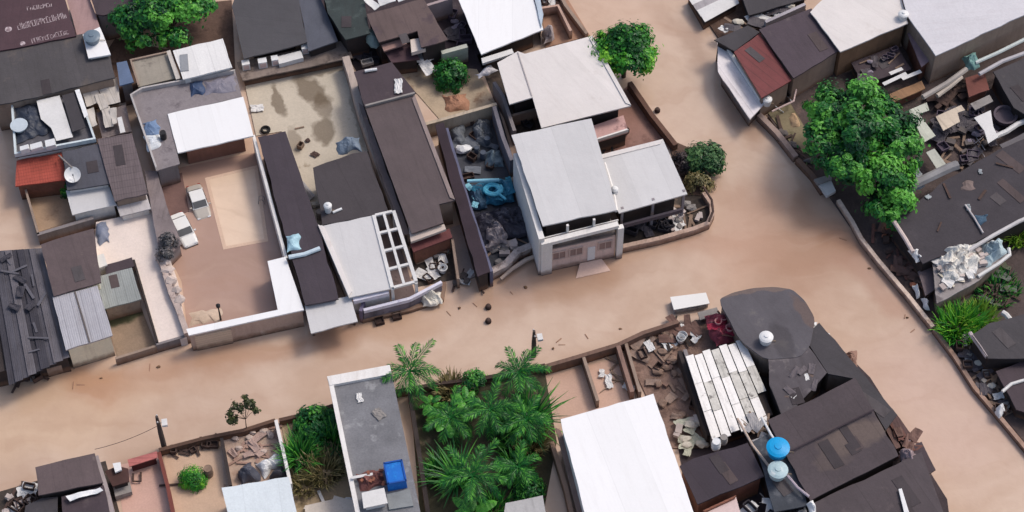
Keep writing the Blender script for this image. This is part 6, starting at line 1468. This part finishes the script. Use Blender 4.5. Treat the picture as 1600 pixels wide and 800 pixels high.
scatter([(472, 778), (560, 770), (566, 840), (480, 840)], .2, [('cloth', 6, 'white rag', 'rag', None, 1.4), ('block', 7, 'white block', 'block', SHEET_W, 1.5), ('plank', 5, 'pale plank', 'plank', SHEET_W, 1.0)], 'in the sandy ground left of the white box room', 'there')
building('low_white_platform', 'low white platform at the bottom left of the slab roof', 'platform', [(476, 790), (520, 780), (522, 774), (560, 784), (566, 850), (480, 850)], .7, M('platform_white', (206, 196, 186), var=.12, blotch=((150, 138, 128), .56, .7)), W_TAN)

# ------------------------------------------------------------------ trees and plants
def G(u, v, z=0.0): return P(u, v, z)
tree('leafy_tree', 'bushy spreading tree behind the small white roof at the top left', 'tree', G(262, 72), 5.2,
     [(-3.4, .1, 3.6, 2.2, 1.9, 1.7), (-.6, .5, 4.4, 2.4, 2.1, 1.9), (2.4, 1.6, 4.4, 2.4, 2.1, 1.8), (1.8, 4.0, 3.8, 2.2, 2.0, 1.6), (-1.0, 3.2, 4.2, 2.2, 2.0, 1.7), (4.0, 3.4, 3.4, 1.4, 1.5, 1.3), (-2.6, -1.6, 2.4, 1.6, 1.2, 1.2), (1.0, -1.3, 2.8, 1.8, 1.2, 1.2)], 16000, LEAF_D, .46)
tree('round_tree', 'round bright green tree at the flooded upper street', 'tree', G(974, 120), 5.5,
     [(-1.1, .2, 4.0, 1.9, 1.8, 1.7), (1.0, .3, 4.0, 1.9, 1.8, 1.7), (0, 1.2, 4.6, 1.9, 1.7, 1.6), (.3, -1.2, 3.4, 1.9, 1.5, 1.5), (1.7, -.6, 3.6, 1.3, 1.5, 1.5), (-1.8, 1.0, 3.9, 1.2, 1.2, 1.2), (1.4, 1.5, 4.2, 1.3, 1.2, 1.2)], 15000, LEAF, .42)
tree('large_tree', 'biggest dark green tree on the right bank', 'tree', G(1332, 276), 8.0,
     [(-2.6, 3.6, 6.0, 2.6, 2.4, 2.2), (.3, 4.2, 6.6, 2.6, 2.2, 2.2), (2.8, 2.4, 5.8, 2.6, 2.4, 2.2), (-3.4, .6, 5.2, 2.2, 2.4, 2.0), (-.4, .6, 6.8, 2.8, 2.6, 2.4), (3.6, -.8, 5.2, 2.6, 2.4, 2.2), (-1.4, -2.2, 5.0, 2.6, 2.2, 2.0), (1.8, -3.2, 5.0, 2.4, 2.4, 2.0), (3.4, -5.0, 3.8, 2.0, 2.2, 1.8), (2.0, -6.2, 3.0, 1.8, 1.8, 1.5), (4.8, 1.4, 4.6, 1.6, 1.8, 1.6), (-3.6, 4.6, 4.8, 1.6, 1.5, 1.5)], 34000, LEAF_D, .48, .34)
bush('green_shrub', 'round green shrub in the alley left of the cream white roof', 'shrub', G(703, 126, .1), 1.8, 2.6, 2600, LEAF_D, .36)
bush('corner_shrub', 'dark green shrub at the street corner by the low grey roof', 'shrub', G(1100, 260, .1), 2.2, 2.5, 3000, leaf_mat('leaf_corner', (20, 52, 32), (48, 92, 48), (104, 140, 84)), .42)
bush('dry_shrub', 'withered brown shrub below the green corner shrub', 'shrub', G(1092, 292, .1), 1.5, 1.6, 1400, LEAF_B, .3)
bush('purple_shrub', 'almost black shrub between low grey roof and green corner shrub', 'shrub', G(1066, 262, .1), 1.3, 2.0, 1200, leaf_mat('leaf_black', (20, 20, 22), (44, 38, 40), (88, 74, 74)), .3)
bush('yellow_shrub', 'yellowish shrub at the left frame edge by the grey roof', 'shrub', G(18, 138, 1.5), 1.4, 2.2, 1500, LEAF_Y, .32)
bush('round_bush', 'neat round green bush in the sandy flooded yard', 'bush', G(302, 752), 1.3, 1.7, 2600, LEAF, .2)
for q, r, h, lb in (((108, 300), .9, 1.6, 'dark green shrub at the tan mud yard on the left'),):
    bush('corner_shrub', lb, 'shrub', G(*q), r, h, 800, LEAF_D, .3)
for q, r, h, n, lf, lb in (((1496, 514), 1.8, 2.2, 500, LEAF, 'tall green grass clump on the right canal wall'), ((1528, 500), 1.5, 1.6, 300, LEAF_Y, 'yellowish grass clump behind the tall green clump'), ((470, 716), 1.3, 2.4, 300, LEAF_D, 'tall bright reed clump left of the slab roof'), ((520, 692), 1.0, 2.4, 200, LEAF_D, 'slim reed clump touching the slab roof wall'), ((508, 740), 1.5, 2.0, 260, LEAF_B, 'withered hanging reeds below the slim clump'), ((478, 760), 1.2, 1.4, 220, LEAF_B, 'withered grass at the corner of the lower white roof'), ((1590, 372), 1.2, 2.0, 260, LEAF_Y, 'dark grass patch at the right edge by the rubble platform')):
    grass_clump('grass_clump', lb, 'grass clump', G(q[0], q[1], .2), r, h, n, lf)
bush('green_shrub', 'dark leafy shrub behind the street wall left of the slab roof', 'shrub', G(492, 668, .1), 1.9, 2.2, 2400, LEAF_D, .42)
bush('green_shrub', 'small dark shrub touching the white parapet of the slab roof', 'shrub', G(520, 660, .1), 1.0, 1.8, 900, LEAF_D, .4)
LEAF_P = leaf_mat('leaf_pale', (52, 104, 56), (104, 152, 92), (168, 196, 144))
# palms and bananas of the garden
palm('tall palm leaning over the white parapet of the slab roof', P(640, 580, 3.8) - Vector((0, 0, 3.8)), 3.8, 3.0, 15, LEAF_D, width=.75, droop=1.15)
palm('palm with low crown at the left of the garden beside the slab roof', P(704, 652, 2.2) - Vector((0, 0, 2.2)), 2.2, 2.8, 13, LEAF_D, width=.75, droop=1.15)
palm('bushy palm in the centre of the garden', P(766, 640, 3.6) - Vector((0, 0, 3.6)), 3.6, 2.7, 13, LEAF_D, width=.75, droop=1.15)
palm('upper right garden palm beside the utility pole', P(810, 582, 4.0) - Vector((0, 0, 4.0)), 4.0, 2.8, 15, LEAF_D, width=.75, droop=1.15)
palm('right garden palm above the flooded lane', P(822, 656, 3.0) - Vector((0, 0, 3.0)), 3.0, 2.7, 14, LEAF_D, width=.75, droop=1.15)
palm('dark palm with long fronds at the bottom of the garden', P(738, 744, 4.2) - Vector((0, 0, 4.2)), 4.2, 3.3, 15, LEAF_D, width=.75, droop=1.15)
palm('small palm in the lower right of the garden', P(810, 730, 2.4) - Vector((0, 0, 2.4)), 2.4, 2.4, 12, LEAF_D, width=.75, droop=1.15)
grass_clump('spiky_plant', 'big radiating spiky plant at the bottom of the garden', 'spiky plant', G(716, 752, .1), .6, 3.0, 130, LEAF_D, 1.1, width=.1)
grass_clump('spiky_plant', 'arching spiky plant above the flooded lane at the right of the garden', 'spiky plant', G(826, 664, .1), .8, 3.6, 170, LEAF_D, 1.0, width=.1)
grass_clump('spiky_plant', 'small spiky plant in the lower right of the garden', 'spiky plant', G(806, 742, .1), .7, 2.6, 130, LEAF_D, .9, width=.09)
banana('banana plant with broad pale leaves in the middle left of the garden', G(702, 670), 1.8, 2.6, 11, leaf=LEAF_D)
banana('second banana plant under the tall palm', G(728, 640), 1.6, 2.1, 9, leaf=LEAF_D)
banana('banana plant at the bottom edge of the garden', G(740, 812), 1.2, 2.4, 9, leaf=LEAF_D)
banana('small banana plant rising behind the garden street wall', G(674, 640), 1.0, 1.7, 8, leaf=LEAF_D)
for q, r, h, n, lf, lb in (((784, 664), 1.2, 1.8, 220, LEAF_D, 'green grass clump between centre palm and upper right palm'), ((800, 700), 1.3, 1.5, 200, LEAF_D, 'dark grass clump on the right side of the garden'), ((690, 740), 1.4, 1.6, 240, LEAF_D, 'dark grass clump beside the slab roof in the garden'), ((770, 800), 1.5, 1.6, 260, LEAF_D, 'grass clump at the bottom right of the garden'), ((832, 700), 1.0, 2.2, 240, LEAF_B, 'withered fronds hanging over the lane right of the garden'), ((706, 610), 1.2, 1.6, 260, LEAF_B, 'brownish grass behind the garden street wall')):
    grass_clump('grass_clump', lb, 'grass clump', G(q[0], q[1], .1), r, h, n, lf)
bush('dark_bush', 'dark bush at the top of the garden beside the street wall', 'bush', G(740, 602), 1.3, 1.8, 1300, LEAF_D, .3)
bush('dark_bush', 'low bush at the lower right edge of the garden', 'bush', G(826, 770, .1), 1.5, 1.5, 1500, LEAF_D, .3)
# little tree in the street
st = thing('young_tree', 'thin young tree with few clumped leaves at the edge of the street', 'young tree', G(386, 676))
q = G(386, 676)
MB().tube([q - Vector((0, 0, .4)), q + Vector((.05, 0, 1.6)), q + Vector((.1, 0, 2.6))], [.06, .05, .03], 6).build('trunk', BARK, st)
ends = [(-1.2, .1, 3.3), (-.75, .55, 3.8), (-.2, .25, 3.9), (.35, .6, 4.2), (.75, .7, 4.0), (1.1, .3, 3.6), (.2, 1.0, 4.4), (-1.25, -.45, 2.9), (-.8, -.4, 3.0)]
m = MB()
for e in ends: m.tube([q + Vector((.1, 0, 2.4)), q + Vector((e[0] * .5, e[1] * .5, 3.1)), q + Vector(e)], .022, 5)
m.build('branches', BARK, st)
cr_ = MB()
for e in ends:
    for _ in range(90):
        o = Vector((random.gauss(0, .15), random.gauss(0, .2), random.gauss(0, .15)))
        leaf_quad(cr_, q + Vector(e) + o, o + Vector((0, 0, .3)), .32, random.uniform(0, .7))
cr_.build('crown', leaf_mat('leaf_olive', (40, 46, 26), (70, 78, 42), (120, 128, 74)), st)
# debris caught along roofs and banks at the lower right, and flotsam along the banks
scatter([(1240, 560), (1290, 590), (1232, 646), (1216, 620)], 3.45, [('broken_sheet', 5, 'grey torn sheet', 'sheet', M('sheet_mauvegrey', (106, 98, 102)), .8), ('plank', 4, 'grey brown lath', 'lath', M('lath_brown', (112, 96, 90), var=.2), .9), ('cloth', 2, 'pale rag', 'rag', None, .7)], 'on the dark patched roof behind the round white tank', 'of the patched roof')
scatter([(1386, 660), (1410, 650), (1446, 700), (1420, 730)], 2.3, [('plank', 8, 'red brown lath', 'lath', M('plank_red', (112, 78, 70), var=.3), 1.0), ('broken_sheet', 4, 'rusty sheet', 'sheet', M('sheet_rust', (110, 84, 76), var=.3), 1.0), ('cloth', 2, 'mauve rag', 'rag', M('rag_mauve', (160, 142, 146)), .9)], 'at the street corner of the largest dark roof', 'of the roof corner')
scatter([(1530, 430), (1585, 400), (1592, 470), (1540, 490)], .4, [('plank', 9, 'dull stick', 'stick', WOOD_D, 1.1), ('block', 5, 'mossy block', 'block', M('block_mossy', (92, 96, 78), var=.2), 1.3), ('broken_sheet', 4, 'grey green sheet', 'sheet', M('sheet_greygreen', (104, 110, 102)), 1.1)], 'on the ground behind the rubble platform at the right edge', 'behind the platform')
grass_clump('grass_clump', 'dark weeds on the ground behind the rubble platform', 'weeds', P(1556, 452, .3), 2.2, 1.0, 320, LEAF_D)
scatter([(1340, 100), (1396, 76), (1416, 106), (1352, 128)], 1.85, [('broken_sheet', 4, 'dark torn sheet', 'sheet', SHEET_D, 1.1), ('crate', 3, 'purple grey crate', 'crate', M('crate_purple', (96, 84, 98)), 1.0), ('sack', 2, 'dull sack', 'sack', M('sack_grey', (150, 140, 152)), .9), ('plank', 4, 'thin lath', 'lath', WOOD, .8)], 'on the dark sunken roof under the cream white roof', 'of the sunken roof')
scatter([(1440, 300), (1500, 268), (1590, 226), (1590, 300), (1500, 340), (1450, 380)], 3.25, [('plank', 4, 'loose dark lath', 'lath', WOOD_D, .9), ('cloth', 3, 'grey rag', 'rag', M('rag_grey', (166, 172, 176)), .8)], 'on the large dark flat roof at the right', 'of the large flat roof')
for poly, where in (([(60, 606), (270, 560), (276, 572), (64, 622)], 'floating along the zinc roofed house bank'), ([(580, 508), (840, 440), (846, 452), (590, 520)], 'floating along the bank in midstreet'), ([(1290, 330), (1440, 520), (1430, 526), (1282, 338)], 'floating along the right canal wall'), ([(860, 546), (1040, 496), (1040, 488), (858, 536)], 'floating along the brown street wall')):
    scatter(poly, -.03, [('plank', 3, 'small muddy stick', 'stick', M('stick_muddy', (160, 124, 102), var=.2), .35), ('rubble_stone', 2, 'small brown clump', 'flotsam', M('clump_brown', (120, 92, 70), var=.2), .5)], where, where)
